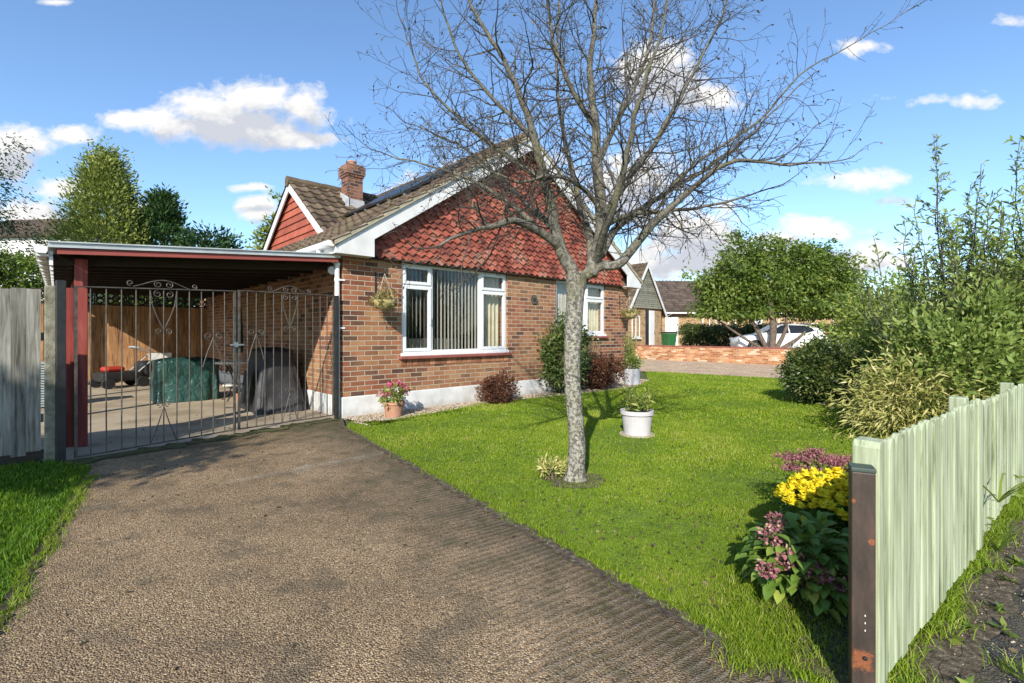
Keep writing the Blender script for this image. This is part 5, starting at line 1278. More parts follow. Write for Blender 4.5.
tk=trunk.build('trunk',MAT['bark'],tree,smooth=True)
cr=crown.build('crown',MAT['bark'],tree,smooth=True)
tw=twigs.build('twigs',MAT['twig'],cr,smooth=True)
lp=np.array([tuple(a) for a,b in leafpos]); ld=np.array([tuple(b) for a,b in leafpos])
V,Fq,Tn=leafset(lp,0.026,0.5,0,dirs=ld+np.array([0,0,-0.6]),droop=0.4); lv=npmesh('leaves',V,Fq,Tn,MAT['leaf_dry'],cr)
print('bare tree branches', nseg, 'faces', len(twigs.f), len(crown.f), 'leaves', len(lp))

# ------------------------------------------------------------------ FAR RIGHT: WALL, CAR, HOUSES, TREE, HEDGE
ZG=0.30
gw = thing('garden_wall','low orange brick garden wall across the end of the gravel drive','wall',U(18.2,-4),math.atan2(DS.y,DS.x))
mb=MB(); mb.box(0,11.5,-0.11,0.11,-0.05,0.64); mb.build('brickwork',MAT['brick_wall'],gw)
mb=MB(); mb.box(-0.01,11.51,-0.125,0.125,0.642,0.70); mb.build('coping',MAT['sill'],gw,bevel=0.01)
def simple_house(name,label,loc,rot): return thing(name,label,'house',loc,rot)
nh = simple_house('bungalow','yellow brick bungalow with grey tile-hung gable beyond the low garden wall',U(19.5,7.9,ZG),ROTZ)
mb=MB(); mb.box(0,3.7,0,8,0,2.45); mb.box(-4.5,0,3.0,8,0,2.45); mb.build('wall',MAT['brick_yellow'],nh)
ap=5.0
mb=MB(); mb.prism([(0,2.42),(3.7,2.42),(1.85,ap-0.15)],lambda a,b,d:(a,d,b),-0.08,0.1)
mb.build('gable',MAT['tilegrey'],nh,fix=True)
mb=MB()
for k in range(20):
    z0=2.42+k*0.12; hw=1.85*(ap-0.15-z0)/(ap-0.15-2.42)
    if hw<0.05: break
    mb.prism([(1.85-hw,z0),(1.85+hw,z0),(1.85+hw,z0+0.13),(1.85-hw,z0+0.13)],lambda a,b,d,z0=z0:(a,-0.115+0.03*(b-z0)/0.13+d,b),0,0.012,rng.random())
mb.build('tile_hanging',MAT['tilegrey'],nh,fix=True)
mb=MB(); sl=(ap-2.42)/1.85; c_=1/math.sqrt(1+sl*sl); s_=sl*c_; LL=(1.85+0.3)/c_
tiled_slope(mb,(-0.3,-0.25,ap-sl*2.15+0.0),(0,1,0),(c_,0,s_),(-s_,0,c_),8.5,LL)
tiled_slope(mb,(4.0,-0.25,ap-sl*2.15+0.0),(0,1,0),(-c_,0,s_),(s_,0,c_),8.5,LL)
tiled_slope(mb,(-4.8,2.7,2.3),(1,0,0),(0,0.74,0.67),(0,-0.67,0.74),5.0,3.6)
mb.build('roof',MAT['rooftile'],nh)
for sg in (1,-1):
    mb=MB(); mb.prism([(1.85,ap-0.02),(1.85+sg*2.15,ap-0.02-sl*2.15),(1.85+sg*2.15,ap-0.26-sl*2.15),(1.85,ap-0.26)],lambda a,b,d:(a,d,b),-0.27,-0.235); mb.build('bargeboard',MAT['whitewood'],nh,fix=True)
wn=window(0.55,1.35,0.75,1.95,[(0.55,0.95,None),(0.95,1.35,None)],nh,yf=-0.03,glassmat='carglass')
mb=MB(); mb.box(0.5,1.4,-0.12,-0.032,0.66,0.745); mb.build('sill',MAT['upvc'],wn)
mb=MB(); mb.box(1.95,2.3,-0.02,0.02,0.0,2.3); mb.build('porch_opening',MAT['plastic_black'],nh)
mb=MB(); mb.box(2.32,2.85,-0.06,0.02,0.0,2.3); d_=mb.build('door',MAT['upvc'],nh,bevel=0.01)
mb=MB(); mb.box(2.75,2.79,-0.10,-0.06,0.95,1.1); mb.build('handle',MAT['alu'],d_)
fh = simple_house('bungalow','long brick bungalow with plain brown tiled roof behind the white car',Vector((10.6,34.2,ZG)),math.radians(2))
mb=MB(); mb.box(0,15,0,7,0,2.5); mb.build('wall',MAT['brick_yellow'],fh)
mb=MB(); sl2=2.6/3.8; c_=1/math.sqrt(1+sl2*sl2); s_=sl2*c_
tiled_slope(mb,(-0.25,-0.35,2.42),(1,0,0),(0,c_,s_),(0,-s_,c_),15.5,3.85/c_)
tiled_slope(mb,(-0.25,7.35,2.42),(1,0,0),(0,-c_,s_),(0,s_,c_),15.5,3.85/c_)
mb.add([(0,0,2.5),(0,7,2.5),(0,3.5,4.85),(15,0,2.5),(15,7,2.5),(15,3.5,4.85)],[(0,1,2),(3,5,4)])
mb.build('roof',MAT['roofbrown'],fh)
mb=MB(); mb.box(-0.25,15.2,-0.46,-0.36,2.36,2.45); mb.tube([(0.55,-0.40,2.36),(0.25,-0.05,2.15),(0.25,-0.05,0)],0.05,8); mb.build('gutter',MAT['upvc'],fh)
mb=MB(); mb.box(0.32,1.15,-0.05,0.02,0,2.15); d_=mb.build('door',MAT['upvc'],fh,bevel=0.01)
mb=MB(); mb.box(1.0,1.04,-0.1,-0.05,0.95,1.1); mb.build('handle',MAT['alu'],d_)
for x0,x1 in ((2.9,3.9),(4.2,5.3),(8.4,9.6),(11.6,13.2)):
    xm=(x0+x1)/2; wn=window(x0,x1,0.95,2.15,[(x0,xm,None),(xm,x1,None)],fh,yf=-0.03,glassmat='carglass')
    mb=MB(); mb.box(x0-0.05,x1+0.05,-0.1,-0.032,0.86,0.945); mb.build('sill',MAT['upvc'],wn)
mb=MB(); mb.box(6.4,7.2,-0.05,0.02,0,2.1); d_=mb.build('door',MAT['upvc'],fh,bevel=0.01)
mb=MB(); mb.box(6.5,6.54,-0.1,-0.05,0.95,1.1); mb.build('handle',MAT['alu'],d_)
# wheelie bin
wb = thing('wheelie_bin','green wheelie bin with black lid in front of the white door','bin',Vector((8.75,27.0,ZG)),math.radians(20))
mb=MB()
def bx(w0,d0,z0,w1,d1,z1,name,mat,par,yo=0):
    m=MB(); m.add([(-w0,-d0+yo,z0),(w0,-d0+yo,z0),(w0,d0+yo,z0),(-w0,d0+yo,z0),(-w1,-d1+yo,z1),(w1,-d1+yo,z1),(w1,d1+yo,z1),(-w1,d1+yo,z1)],[(0,3,2,1),(4,5,6,7),(0,1,5,4),(1,2,6,5),(2,3,7,6),(3,0,4,7)]); return m.build(name,mat,par,bevel=0.015)
bx(0.22,0.25,0.08,0.28,0.34,0.98,'body',MAT['plastic_green'],wb); bx(0.30,0.37,0.985,0.27,0.33,1.07,'lid',MAT['plastic_black'],wb)
for x in (-0.24,0.24): MB().tube([(x-0.03,0.25,0.1),(x+0.03,0.25,0.1)],0.1,16).build('wheel',MAT['tyre'],wb)
MB().tube([(-0.24,0.40,0.95),(0.24,0.40,0.95)],0.018,8).build('handle',MAT['plastic_black'],wb)
# white hatchback
car = thing('parked_car','white hatchback car parked behind the low brick wall under the tree','car',Vector((12.75,23.25,ZG)),math.radians(-8))
# stations: x, zbottom, zbelt, ztop, half width belt, half width top
ST=[(-2.02,0.35,0.62,0.66,0.55,0.50),(-1.95,0.24,0.68,0.74,0.76,0.66),(-1.7,0.20,0.74,0.84,0.84,0.72),(-1.2,0.20,0.82,0.95,0.88,0.74),(-0.85,0.20,0.90,1.00,0.89,0.74),(-0.55,0.20,0.93,1.18,0.89,0.66),(-0.15,0.20,0.94,1.40,0.89,0.58),(0.4,0.20,0.95,1.48,0.90,0.57),(0.95,0.20,0.97,1.46,0.90,0.56),(1.45,0.22,1.00,1.36,0.88,0.55),(1.78,0.26,1.00,1.20,0.84,0.58),(1.98,0.30,0.94,1.02,0.76,0.60),(2.05,0.36,0.80,0.84,0.66,0.58)]
mb=MB(); ring=10; vs=[]
for x,zb_,zl_,zt_,w1,w2 in ST:
    vs += [(x,-w1*0.85,zb_),(x,-w1,zb_+0.12),(x,-w1,zl_-0.18),(x,-w1*0.97,zl_),(x,-w2,zt_),(x,w2,zt_),(x,w1*0.97,zl_),(x,w1,zl_-0.18),(x,w1,zb_+0.12),(x,w1*0.85,zb_)]
fs=[]
for i in range(len(ST)-1):
    for k in range(ring): k2=(k+1)%ring; fs.append((i*ring+k,i*ring+k2,(i+1)*ring+k2,(i+1)*ring+k))
fs += [tuple(range(ring-1,-1,-1)),tuple((len(ST)-1)*ring+k for k in range(ring))]
mb.add(vs,fs); body=mb.build('body',MAT['carpaint'],car,smooth=True,fix=True)
sb=body.modifiers.new('Sub','SUBSURF'); sb.levels=1; sb.render_levels=2
# side windows, windscreen, rear screen sit just outside the bodywork
for sg in (-1,1):
    for poly in ([(-0.62,0.97),(0.18,0.985),(0.18,1.36),(-0.10,1.345),(-0.40,1.16)],[(0.24,0.985),(0.98,1.0),(1.30,1.10),(1.22,1.22),(0.95,1.335),(0.24,1.365)]):
        yy=lambda b: sg*(0.872-(b-0.95)*(0.872-0.60)/0.52)
        mb=MB(); mb.prism(poly,lambda a,b,d:(a,yy(b)+sg*d,b),-0.02,0.012); mb.build('side_window',MAT['carglass'],car,fix=True)
mb=MB(); mb.add([(-0.80,-0.66,1.03),(-0.80,0.66,1.03),(-0.22,0.55,1.39),(-0.22,-0.55,1.39)],[(0,1,2,3)]); mb.build('windscreen',MAT['carglass'],car)
mb=MB(); mb.add([(1.50,-0.52,1.36),(1.50,0.52,1.36),(1.84,0.56,1.17),(1.84,-0.56,1.17)],[(0,1,2,3)]); mb.build('rear_window',MAT['carglass'],car)
for sg in (-1,1):
    MB().obox((1.86,sg*0.70,0.94),(1,0,0),(0,1,0),(0,0,1),0.15,0.10,0.075).build('tail_light',MAT['lamp_red'],car,bevel=0.04)
    MB().obox((-1.82,sg*0.66,0.70),(1,0,0),(0,1,0),(0,0,1),0.16,0.10,0.06).build('headlight',MAT['lamp_clear'],car,bevel=0.04)
    for x in (-1.28,1.30):
        w=MB().tube([(x,sg*0.74,0.31),(x,sg*0.905,0.31)],0.31,28).build('wheel',MAT['tyre'],car,bevel=0.02)
        m=MB(); m.tube([(x,sg*0.90,0.31),(x,sg*0.912,0.31)],0.07,14)
        for k in range(7):
            a=k*2*PI/7; m.beam((x,sg*0.909,0.31),(x+0.2*math.cos(a),sg*0.909,0.31+0.2*math.sin(a)),0.012,0.05,up=(0,sg,0))
        m.tube([(x+0.205*math.cos(a),sg*0.905,0.31+0.205*math.sin(a)) for a in np.linspace(0,2*PI,25)],0.014,6,cap=False)
        m.build('rim',MAT['alu'],w)
        m=MB(); m.prism([(x+0.37*math.cos(a),0.31+0.37*math.sin(a)) for a in np.linspace(0,2*PI,28,endpoint=False)],lambda a,b,d:(a,d,b),sg*0.70,sg*0.897); m.build('wheel_arch',MAT['plastic_black'],car,fix=True)
    MB().obox((-0.62,sg*0.97,1.0),(1,0,0),(0,1,0),(0,0,1),0.07,0.09,0.06).build('door_mirror',MAT['carpaint'],car,bevel=0.03)
MB().box(1.2,1.62,-0.5,0.5,1.42,1.455).build('roof_spoiler',MAT['carpaint'],car,bevel=0.015)
# hedges
def hedge(label,loc,rot,L_,D_,Hh,n,per,ls,mat,name='hedge'):
    t_=thing(name,label,'hedge',loc,rot)
    c=np.stack([rng.random(n)*L_,(rng.random(n)-0.5)*D_,rng.random(n)**0.7*Hh],axis=1)
    ct=rng.random(n); p=np.repeat(c,per,axis=0)+rng.normal(size=(n*per,3))*0.10; p[:,2]=np.maximum(p[:,2],0.02)
    out=np.zeros_like(p); out[:,1]=np.sign(p[:,1])*0.5; out[:,2]=0.3
    V,Fq,Tn=leafset(p,ls,0.5,0.1,np.clip(np.repeat(ct,per)*0.5+rng.random(len(p))*0.5,0,1),out); npmesh('foliage',V,Fq,Tn,mat,t_)
    mb=MB()
    for k in range(int(L_/0.6)): mb.tube([(0.3+k*0.6,0,-0.05),(0.3+k*0.6,0,Hh*0.8)],0.03,5)
    mb.build('stem',MAT['trunkbark'],t_)
    return t_
hedge('dark clipped hedge in front of the long brown-roofed bungalow',Vector((10.3,29.3,ZG)),math.radians(0),11.5,0.9,1.42,900,60,0.11,MAT['leaf_bush'])
# broad tree behind the garden wall
t_=thing('broad_tree','broad round-headed green tree with several stems behind the low brick wall','tree',Vector((11.75,21.9,ZG)))
mb=MB()
for (dx,dy2,hz,r0) in ((-0.9,0.2,2.6,0.11),(0.2,-0.3,3.2,0.15),(1.5,0.3,2.4,0.10),(2.6,-0.2,1.9,0.08),(-2.3,0.1,1.9,0.07),(0.9,0.8,2.9,0.1)):
    pl=[(0,0,0),(dx*0.22,dy2*0.2+0.1,0.35),(dx*0.6+0.1,dy2*0.5+0.5,hz*0.5),(dx,dy2+1.2,hz)]
    a_,b_=smooth_poly([Vector(q) for q in pl],[r0*1.4,r0,r0*0.8,r0*0.4]); mb.tube(a_,b_,8)
mb.build('trunk',MAT['trunkbark'],t_,smooth=True)
sets=[]
for c,r,n in (((0.4,0,3.2),(3.0,2.2,1.85),230),((-1.7,0.2,2.5),(2.0,1.7,1.35),150),((2.3,0,2.7),(2.0,1.7,1.5),150),((-1.5,0,4.5),(1.5,1.5,0.95),100),((1.4,0,4.45),(1.7,1.5,0.95),110),((3.4,0,3.6),(1.2,1.2,0.9),70),((-3.0,0,3.3),(1.0,1.1,0.9),60),((-3.0,0,2.1),(1.2,1.1,0.8),55),((3.3,0,2.2),(1.3,1.1,0.9),60)):
    c=(c[0]*0.9+0.75,c[1]*0.5+1.25,c[2]); r=(r[0]*0.94,r[1]*0.7,r[2])
    p,tt,out=clumps(c,r,n,44,0.20,shell=0.45,rough=0.5,flatten=0.8,zmin=None); kp=p[:,2]>1.72+0.55*np.array([mnoise.noise(Vector((q[0]*0.9,q[1]*0.9,4))) for q in p]); p,tt,out=p[kp],tt[kp],out[kp]; sets.append(leafset(p,0.17,0.48,0.15,tt,out,droop=0.35))
V,Fq,Tn=merge(sets); npmesh('crown',V,Fq,Tn,MAT['leaf_mid'],t_)
# more distant trees on the right so that the skyline is not empty
def round_tree(label,loc,h,r,mat,n,per,ls,trunk_h=None):
    t_=thing('broad_tree',label,'tree',loc)
    MB().tube([(0,0,-0.1),(0.05,0,h*0.3),(0,0.05,h*0.7)],[0.16,0.12,0.05],8).build('trunk',MAT['trunkbark'],t_)
    sets=[]
    for k in range(5):
        a=rng.random()*2*PI; c=(r*0.45*math.cos(a),r*0.45*math.sin(a),h*(0.45+0.11*k)); p,tt,out=clumps(c,(r*0.7,r*0.7,h*0.2),n,per,0.22*r/2,shell=0.4,rough=0.4); sets.append(leafset(p,ls,0.5,0.1,tt,out))
    V,Fq,Tn=merge(sets); npmesh('crown',V,Fq,Tn,mat,t_)
round_tree('far green tree behind the tall shrubs at the right edge',Vector((27,27,0)),4.6,2.6,MAT['leaf_mid'],60,40,0.28)

# ------------------------------------------------------------------ FAR LEFT
hedge('bright green hedge behind the grey board fence',U(-12.5,12.6),ROTZ,9.0,1.4,3.55,900,60,0.11,MAT['leaf_hedge'])
def conifer(label,loc,h,r,mat,n,per,ls,top=0.02,rough=0.25,base=0.0,gap=0.5):
    t_=thing('conifer',label,'conifer',loc)
    MB().tube([(0,0,-0.1),(0,0,h*0.5),(0,0,h*0.97)],[0.14,0.08,0.02],8).build('trunk',MAT['trunkbark'],t_)
    f=rng.random(n)**0.75; z=base+f*(h-base); a=rng.random(n)*2*PI
    env=r*np.minimum(1.0,(1-f)**0.9*1.15+top)*(1+rough*rng.normal(size=n)*0.5)
    q=gap+(1-gap)*rng.random(n)**0.5
    c=np.stack([env*q*np.cos(a),env*q*np.sin(a),z],axis=1)
    ct=rng.random(n); p=np.repeat(c,per,axis=0)+rng.normal(size=(n*per,3))*np.array([0.13,0.13,0.16])*(r/1.6)
    out=np.repeat(np.stack([np.cos(a),np.sin(a),0.7+0*a],axis=1),per,axis=0)
    V,Fq,Tn=leafset(p,ls,0.4,0.3,np.clip(np.repeat(ct,per)*0.6+rng.random(len(p))*0.4,0,1),out,n_jit=0.6); npmesh('crown',V,Fq,Tn,mat,t_)
conifer('tall yellow-green conical conifer behind the carport',Vector((-15.1,18,0)),7.75,2.75,MAT['leaf_conifer'],1000,40,0.12,gap=0.45,rough=0.18)
conifer('dark green conifer behind the carport, right of the conical one',Vector((-13.6,18.8,0)),6.55,1.7,MAT['leaf_fir'],360,40,0.18,top=0.12,rough=0.5)
conifer('lower dark green conifer nearest the bungalow roof',Vector((-11.9,19.0,0)),5.1,1.9,MAT['leaf_fir'],330,40,0.18,top=0.3,rough=0.5)
round_tree('pale leafy tree peeping out behind the dormer gable',Vector((-12.9,26,0)),7.6,1.6,MAT['leaf_conifer'],40,36,0.22)
# tree at the left edge, airy
t_=thing('airy_tree','tall airy dark-leaved tree at the left edge behind the hedge','tree',Vector((-16.3,14.2,0)))
MB().tube([(0,0,0),(0.1,0,3.5),(0.3,0.1,7.0)],[0.2,0.14,0.05],9).build('trunk',MAT['trunkbark'],t_)
sets=[]
for c,r,n in (((-0.2,0,3.9),(1.55,1.4,1.4),300),((-0.1,0,5.6),(1.5,1.3,1.1),170),((-0.6,0,6.8),(1.6,1.3,0.9),110)):
    p,tt,out=clumps(c,r,n,30,0.16,shell=0.45,rough=0.45); sets.append(leafset(p,0.11,0.33,0.0,tt*0.4,out,droop=0.5))
V,Fq,Tn=merge(sets); npmesh('crown',V,Fq,Tn,MAT['leaf_fir'],t_)
t_=thing('added_shade_tree','small leafy tree added out of view behind the viewer to shade the left lawn strip','tree',Vector((-6.5,-1.35,0)))  # unseen tree added for its shade, crown flattened to fit the lawn strip
MB().tube([(0,0,-0.1),(0.05,0,1.8),(0,0.05,3.6)],[0.10,0.08,0.03],9).build('trunk',MAT['trunkbark'],t_)
sets=[]
for c,r,n in (((0,0,3.68),(1.6,0.7,0.34),110),((-1.4,0,3.62),(1.2,0.6,0.3),60),((1.0,0,3.75),(1.0,0.6,0.32),60)):
    p,tt,out=clumps(c,r,n,26,0.16,shell=0.3,rough=0.3); sets.append(leafset(p,0.16,0.55,0.0,tt,out))
V,Fq,Tn=merge(sets); npmesh('crown',V,Fq,Tn,MAT['leaf_mid'],t_)
lh=thing('house','white-walled house with brown tiled roof far behind the left hedge','house',Vector((-35.5,31,0.75)),math.radians(-6))
MB().box(0,8,0,6,-0.8,6.75).build('wall',MAT['plinth'],lh)
mb=MB(); tiled_slope(mb,(-0.3,-0.3,6.6),(1,0,0),(0,0.87,0.49),(0,-0.49,0.87),8.6,3.8); tiled_slope(mb,(-0.3,6.3,6.6),(1,0,0),(0,-0.87,0.49),(0,0.49,0.87),8.6,3.8)
mb.add([(8,0,6.75),(8,6,6.75),(8,3,8.4),(0,0,6.75),(0,6,6.75),(0,3,8.4)],[(0,1,2),(3,5,4)]); mb.build('roof',MAT['roofbrown'],lh)
for x0 in (1.2,5.0): window(x0,x0+1.6,4.6,5.9,[(x0,x0+0.8,None),(x0+0.8,x0+1.6,None)],lh,yf=-0.03,glassmat='carglass')

# ------------------------------------------------------------------ GRASS
def in_poly(xy, poly):
    x,y=xy[:,0],xy[:,1]; inside=np.zeros(len(x),bool); n=len(poly)
    for i in range(n):
        x0,y0=poly[i][0],poly[i][1]; x1,y1=poly[(i+1)%n][0],poly[(i+1)%n][1]
        c=((y0>y)!=(y1>y)); xi=(x1-x0)*(y-y0)/((y1-y0) if y1!=y0 else 1e-9)+x0
        inside^=(c&(x<xi))
    return inside
def blades(xy, h, w, tint, lean=0.5, z=0.0):
    N=len(xy); a=rng.random(N)*2*PI; f=rng.random(N)*2*PI
    hh=h*(0.55+0.75*rng.random(N)); ln=hh*lean*(0.3+rng.random(N))
    s=np.stack([np.cos(a),np.sin(a),np.zeros(N)],1)*w[:,None] if hasattr(w,'__len__') else np.stack([np.cos(a),np.sin(a),np.zeros(N)],1)*w
    d=np.stack([np.cos(f),np.sin(f),np.zeros(N)],1)
    b=np.concatenate([xy,np.full((N,1),z)],1); up=np.array([0,0,1.0])
    m=b+d*(ln*0.3)[:,None]+up*(hh*0.6)[:,None]; t=b+d*ln[:,None]+up*hh[:,None]
    V=np.stack([b-s,b+s,m+s*0.75,m-s*0.75,t],1).reshape(-1,3); i=np.arange(N)[:,None]*5
    return V,[i+np.array([[0,1,2,3]]),i+np.array([[3,2,4]])],np.repeat(tint,5)
def scatter(poly, dens, mind, maxd):
    """random points in a polygon with a density that thins with the distance from the front of the garden"""
    xs=[p[0] for p in poly];ys=[p[1] for p in poly]; A=(max(xs)-min(xs))*(max(ys)-min(ys))
    n=int(A*dens); xy=np.stack([min(xs)+rng.random(n)*(max(xs)-min(xs)),min(ys)+rng.random(n)*(max(ys)-min(ys))],1)
    xy=xy[in_poly(xy,poly)]; r=np.linalg.norm(xy,axis=1); return xy[(r>=mind)&(r<maxd)]
def bandmesh(name, poly, mat, bands, seed, label=None):
    Vs=[];Q=[];Tr=[];Ts=[];n=0
    for (d0,d1,dens,h,w) in bands:
        xy=scatter(poly,dens,d0,d1)
        if len(xy)==0: continue
        # patchiness: taller, yellower and thinner places
        g=np.array([mnoise.noise(Vector((x*1.1,y*1.1,seed)))+0.6*mnoise.noise(Vector((x*4.2,y*4.2,seed+5))) for x,y in xy])
        keep=rng.random(len(xy))<np.clip(0.92+0.5*g,0.35,1); xy=xy[keep];g=g[keep]
        tint=np.clip(0.48+0.38*g+rng.normal(0,0.18,len(xy)),0,0.9); dead=rng.random(len(xy))<0.05+0.10*np.clip(g-0.25,0,1); tint[dead]=1.0
        V,(q,t3),T=blades(xy,h*np.clip(1+0.5*g,0.6,1.6),w,tint)
        Vs.append(V);Q.append(q+n);Tr.append(t3+n);Ts.append(T);n+=len(V)
    o=npmesh(name,np.concatenate(Vs),[np.concatenate(Q),np.concatenate(Tr)],np.concatenate(Ts),mat); tag(o,kind='stuff')
    if label: o['label']=label
    return o
lp_=[(p[0],p[1]) for p in lawn_pts]
bandmesh('grass',lp_,MAT['grass'],[(0,3.2,30000,0.0125,0.0013),(3.2,4.8,14000,0.015,0.0021),(4.8,7.5,7000,0.019,0.0036),(7.5,11,3000,0.025,0.007),(11,20,1300,0.028,0.012)],2,'bright green mown lawn grass in front of the bungalow')
vp_=[(p.x,p.y) for p in (drive_l(-1.0)+AX*-3.5,drive_l(-1.0),drive_l(0)+AX*-0.03,Vector((-3.73,4.20,0)),Vector((-3.99,4.58,0)),gateL+Vector((-0.06,-0.02,0)),U(-3.22,-0.46),U(-8,-0.46))]
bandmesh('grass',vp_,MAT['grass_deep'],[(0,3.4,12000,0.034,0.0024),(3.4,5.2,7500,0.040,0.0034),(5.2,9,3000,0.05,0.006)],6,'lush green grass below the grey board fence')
# weeds along the picket fence and the edges
def weeds(name,pts,label,h=0.07,w=0.0019):
    pts=np.array(pts); tint=np.clip(rng.normal(0.55,0.2,len(pts)),0,1)
    V,Fq,T=blades(pts,np.full(len(pts),h),w,tint,lean=0.9,z=0.005); o=npmesh(name,V,Fq,T,MAT['grass']); tag(o,label,kind='stuff'); return o
pts_=[]
for k in range(9000):
    s=-0.1+rng.random()**1.0*6.0; g=mnoise.noise(Vector((s*2.6,0.5,3)))
    off=abs(rng.normal())*0.045*(1.0+1.6*max(g,-0.5)); 
    if rng.random()<0.55+0.9*g: q=F0+FD*s+FN*(0.0+off); pts_.append((q.x,q.y))
for k in range(16):
    s=rng.random()*4; off=0.1+rng.random()*0.6; c=F0+FD*s+FN*off
    for i in range(45): pts_.append((c.x+rng.normal()*0.03,c.y+rng.normal()*0.03))
weeds('weeds',pts_,'straggly weeds and grass along the foot of the picket fence',0.06)
pts_=[]
for k in range(5200):
    s=-1.2+rng.random()*7.0; q=drive_r(s)+AX*(0.10-abs(rng.normal())*0.05+0.04*mnoise.noise(Vector((s*3,1,1)))); pts_.append((q.x,q.y))
for k in range(2600):
    s=-0.8+rng.random()*3.4; q=drive_l(s)-AX*(0.02-abs(rng.normal())*0.04+0.05*mnoise.noise(Vector((s*3,4,1)))); pts_.append((q.x,q.y))
weeds('edge_grass',pts_,'ragged grass overhanging the edges of the drive',0.03)
pts_=[]
for k in range(3800):
    q=G(760+60*rng.random()-30, 640+60*(rng.random()-0.5)) if k%2 else G(725+rng.random()*110,560+rng.random()*110); pts_.append((q.x+rng.normal()*0.03,q.y+rng.normal()*0.03))
weeds('bed_weeds',pts_,'rough grass and weeds in front of the hydrangea',0.032)
# broadleaf weeds by the fence
pp=[];dd=[]
for k in range(46):
    s=rng.random()*4.2; off=0.02+rng.random()**2*0.35; c=F0+FD*s+FN*off
    for i in range(9): pp.append(np.array([c.x,c.y,0.012])+rng.normal(size=3)*np.array([0.012,0.012,0])); a=rng.random()*2*PI; dd.append(np.array([math.cos(a),math.sin(a),0.35]))
V,Fq,Tn=leafset(np.array(pp),0.055,0.36,0,dirs=np.array(dd)*2); o=npmesh('broadleaf_weeds',V,Fq,Tn,MAT['leaf_hedge']); tag(o,'small broad-leaved weeds on the pavement edge',kind='stuff')
# fallen leaves and grit on the drive and lawn
pp=[]
for k in range(420):
    s=-1+rng.random()*7; x=rng.random()*3.0; q=drive_l(s)+AX*x; pp.append((q.x,q.y,0.010))
for k in range(1300):
    q=G(360+rng.random()*470,395+rng.random()**1.2*230); pp += [(q.x,q.y,0.014)] if in_poly(np.array([[q.x,q.y]]),lp_)[0] else []
for k in range(240):
    s=rng.random()*5; q=F0+FD*s+FN*(0.1+rng.random()*1.0); pp.append((q.x,q.y,0.010))
dd=rng.normal(size=(len(pp),3)); dd[:,2]*=0.15
V,Fq,Tn=leafset(np.array(pp),0.025,0.6,0,dirs=dd*2); o=npmesh('fallen_leaves',V,Fq,Tn,MAT['leaf_dry']); tag(o,'small dry fallen leaves on drive and lawn',kind='stuff')
# loose stones: real pebbles in the border and grit on the pavement edge
def pebbles(name,pts,r,mat,label):
    base=np.array([(1,0,0),(0,1,0),(-1,0,0),(0,-1,0),(0,0,0.7),(0,0,-0.7)],float); fc=np.array([(0,1,4),(1,2,4),(2,3,4),(3,0,4),(1,0,5),(2,1,5),(3,2,5),(0,3,5)])
    N=len(pts); sc=(r*(0.5+0.9*rng.random((N,1,1))))*(0.7+0.6*rng.random((N,1,3))); a=rng.random(N)*2*PI
    R=np.zeros((N,3,3)); R[:,0,0]=np.cos(a);R[:,0,1]=-np.sin(a);R[:,1,0]=np.sin(a);R[:,1,1]=np.cos(a);R[:,2,2]=1
    V=np.einsum('nij,nkj->nki',R,base[None]*sc)+pts[:,None,:]
    Fq=(np.arange(N)[:,None,None]*6+fc[None]).reshape(-1,3)
    o=npmesh(name,V.reshape(-1,3),Fq,np.repeat(rng.random(N),6),mat,smooth=True); tag(o,label,kind='stuff'); return o
MAT['pebble']=M_leaf('pebble_stone',[(0.0,(0.16,0.11,0.07)),(0.4,(0.34,0.26,0.18)),(0.8,(0.48,0.40,0.30)),(1.0,(0.62,0.58,0.5))],rough=0.8,trans=0)
gxy=scatter([(p[0],p[1]) for p in gb],2600,0,16); pebbles('pebbles',np.concatenate([gxy,np.full((len(gxy),1),0.012)],1),0.012,MAT['pebble'],'beige pebbles of the border along the house wall')
pts_=np.array([tuple(F0+FD*(rng.random()*5)+FN*(0.12+abs(rng.normal())*0.28)) for k in range(700)]); pts_[:,2]=0.006; pebbles('grit',pts_,0.0045,MAT['pebble'],'loose grit on the pavement edge')

# ------------------------------------------------------------------ LIGHT, SKY, CAMERA
ldir=Vector((0.22,1.0,-0.60)).normalized()       # the way the sunlight travels
sun=bpy.data.lights.new('sun','SUN'); sun.energy=4.0; sun.angle=math.radians(0.55); sun.color=(1.0,0.93,0.82)
so_=bpy.data.objects.new('sun',sun); COL.objects.link(so_); so_.rotation_euler=ldir.to_track_quat('-Z','Y').to_euler()
elev=math.asin(-ldir.z); az=math.atan2(-ldir.x,-ldir.y)   # from north (+Y) clockwise towards +X
w=bpy.data.worlds.new('World'); scene.world=w; w.use_nodes=True; t=NT(w.node_tree)
bg=t.n['Background']
sky=t.n.new('ShaderNodeTexSky'); sky.sky_type='NISHITA'; sky.sun_disc=False; sky.sun_elevation=elev; sky.sun_rotation=az; sky.air_density=1.0; sky.dust_density=0.3; sky.ozone_density=1.2
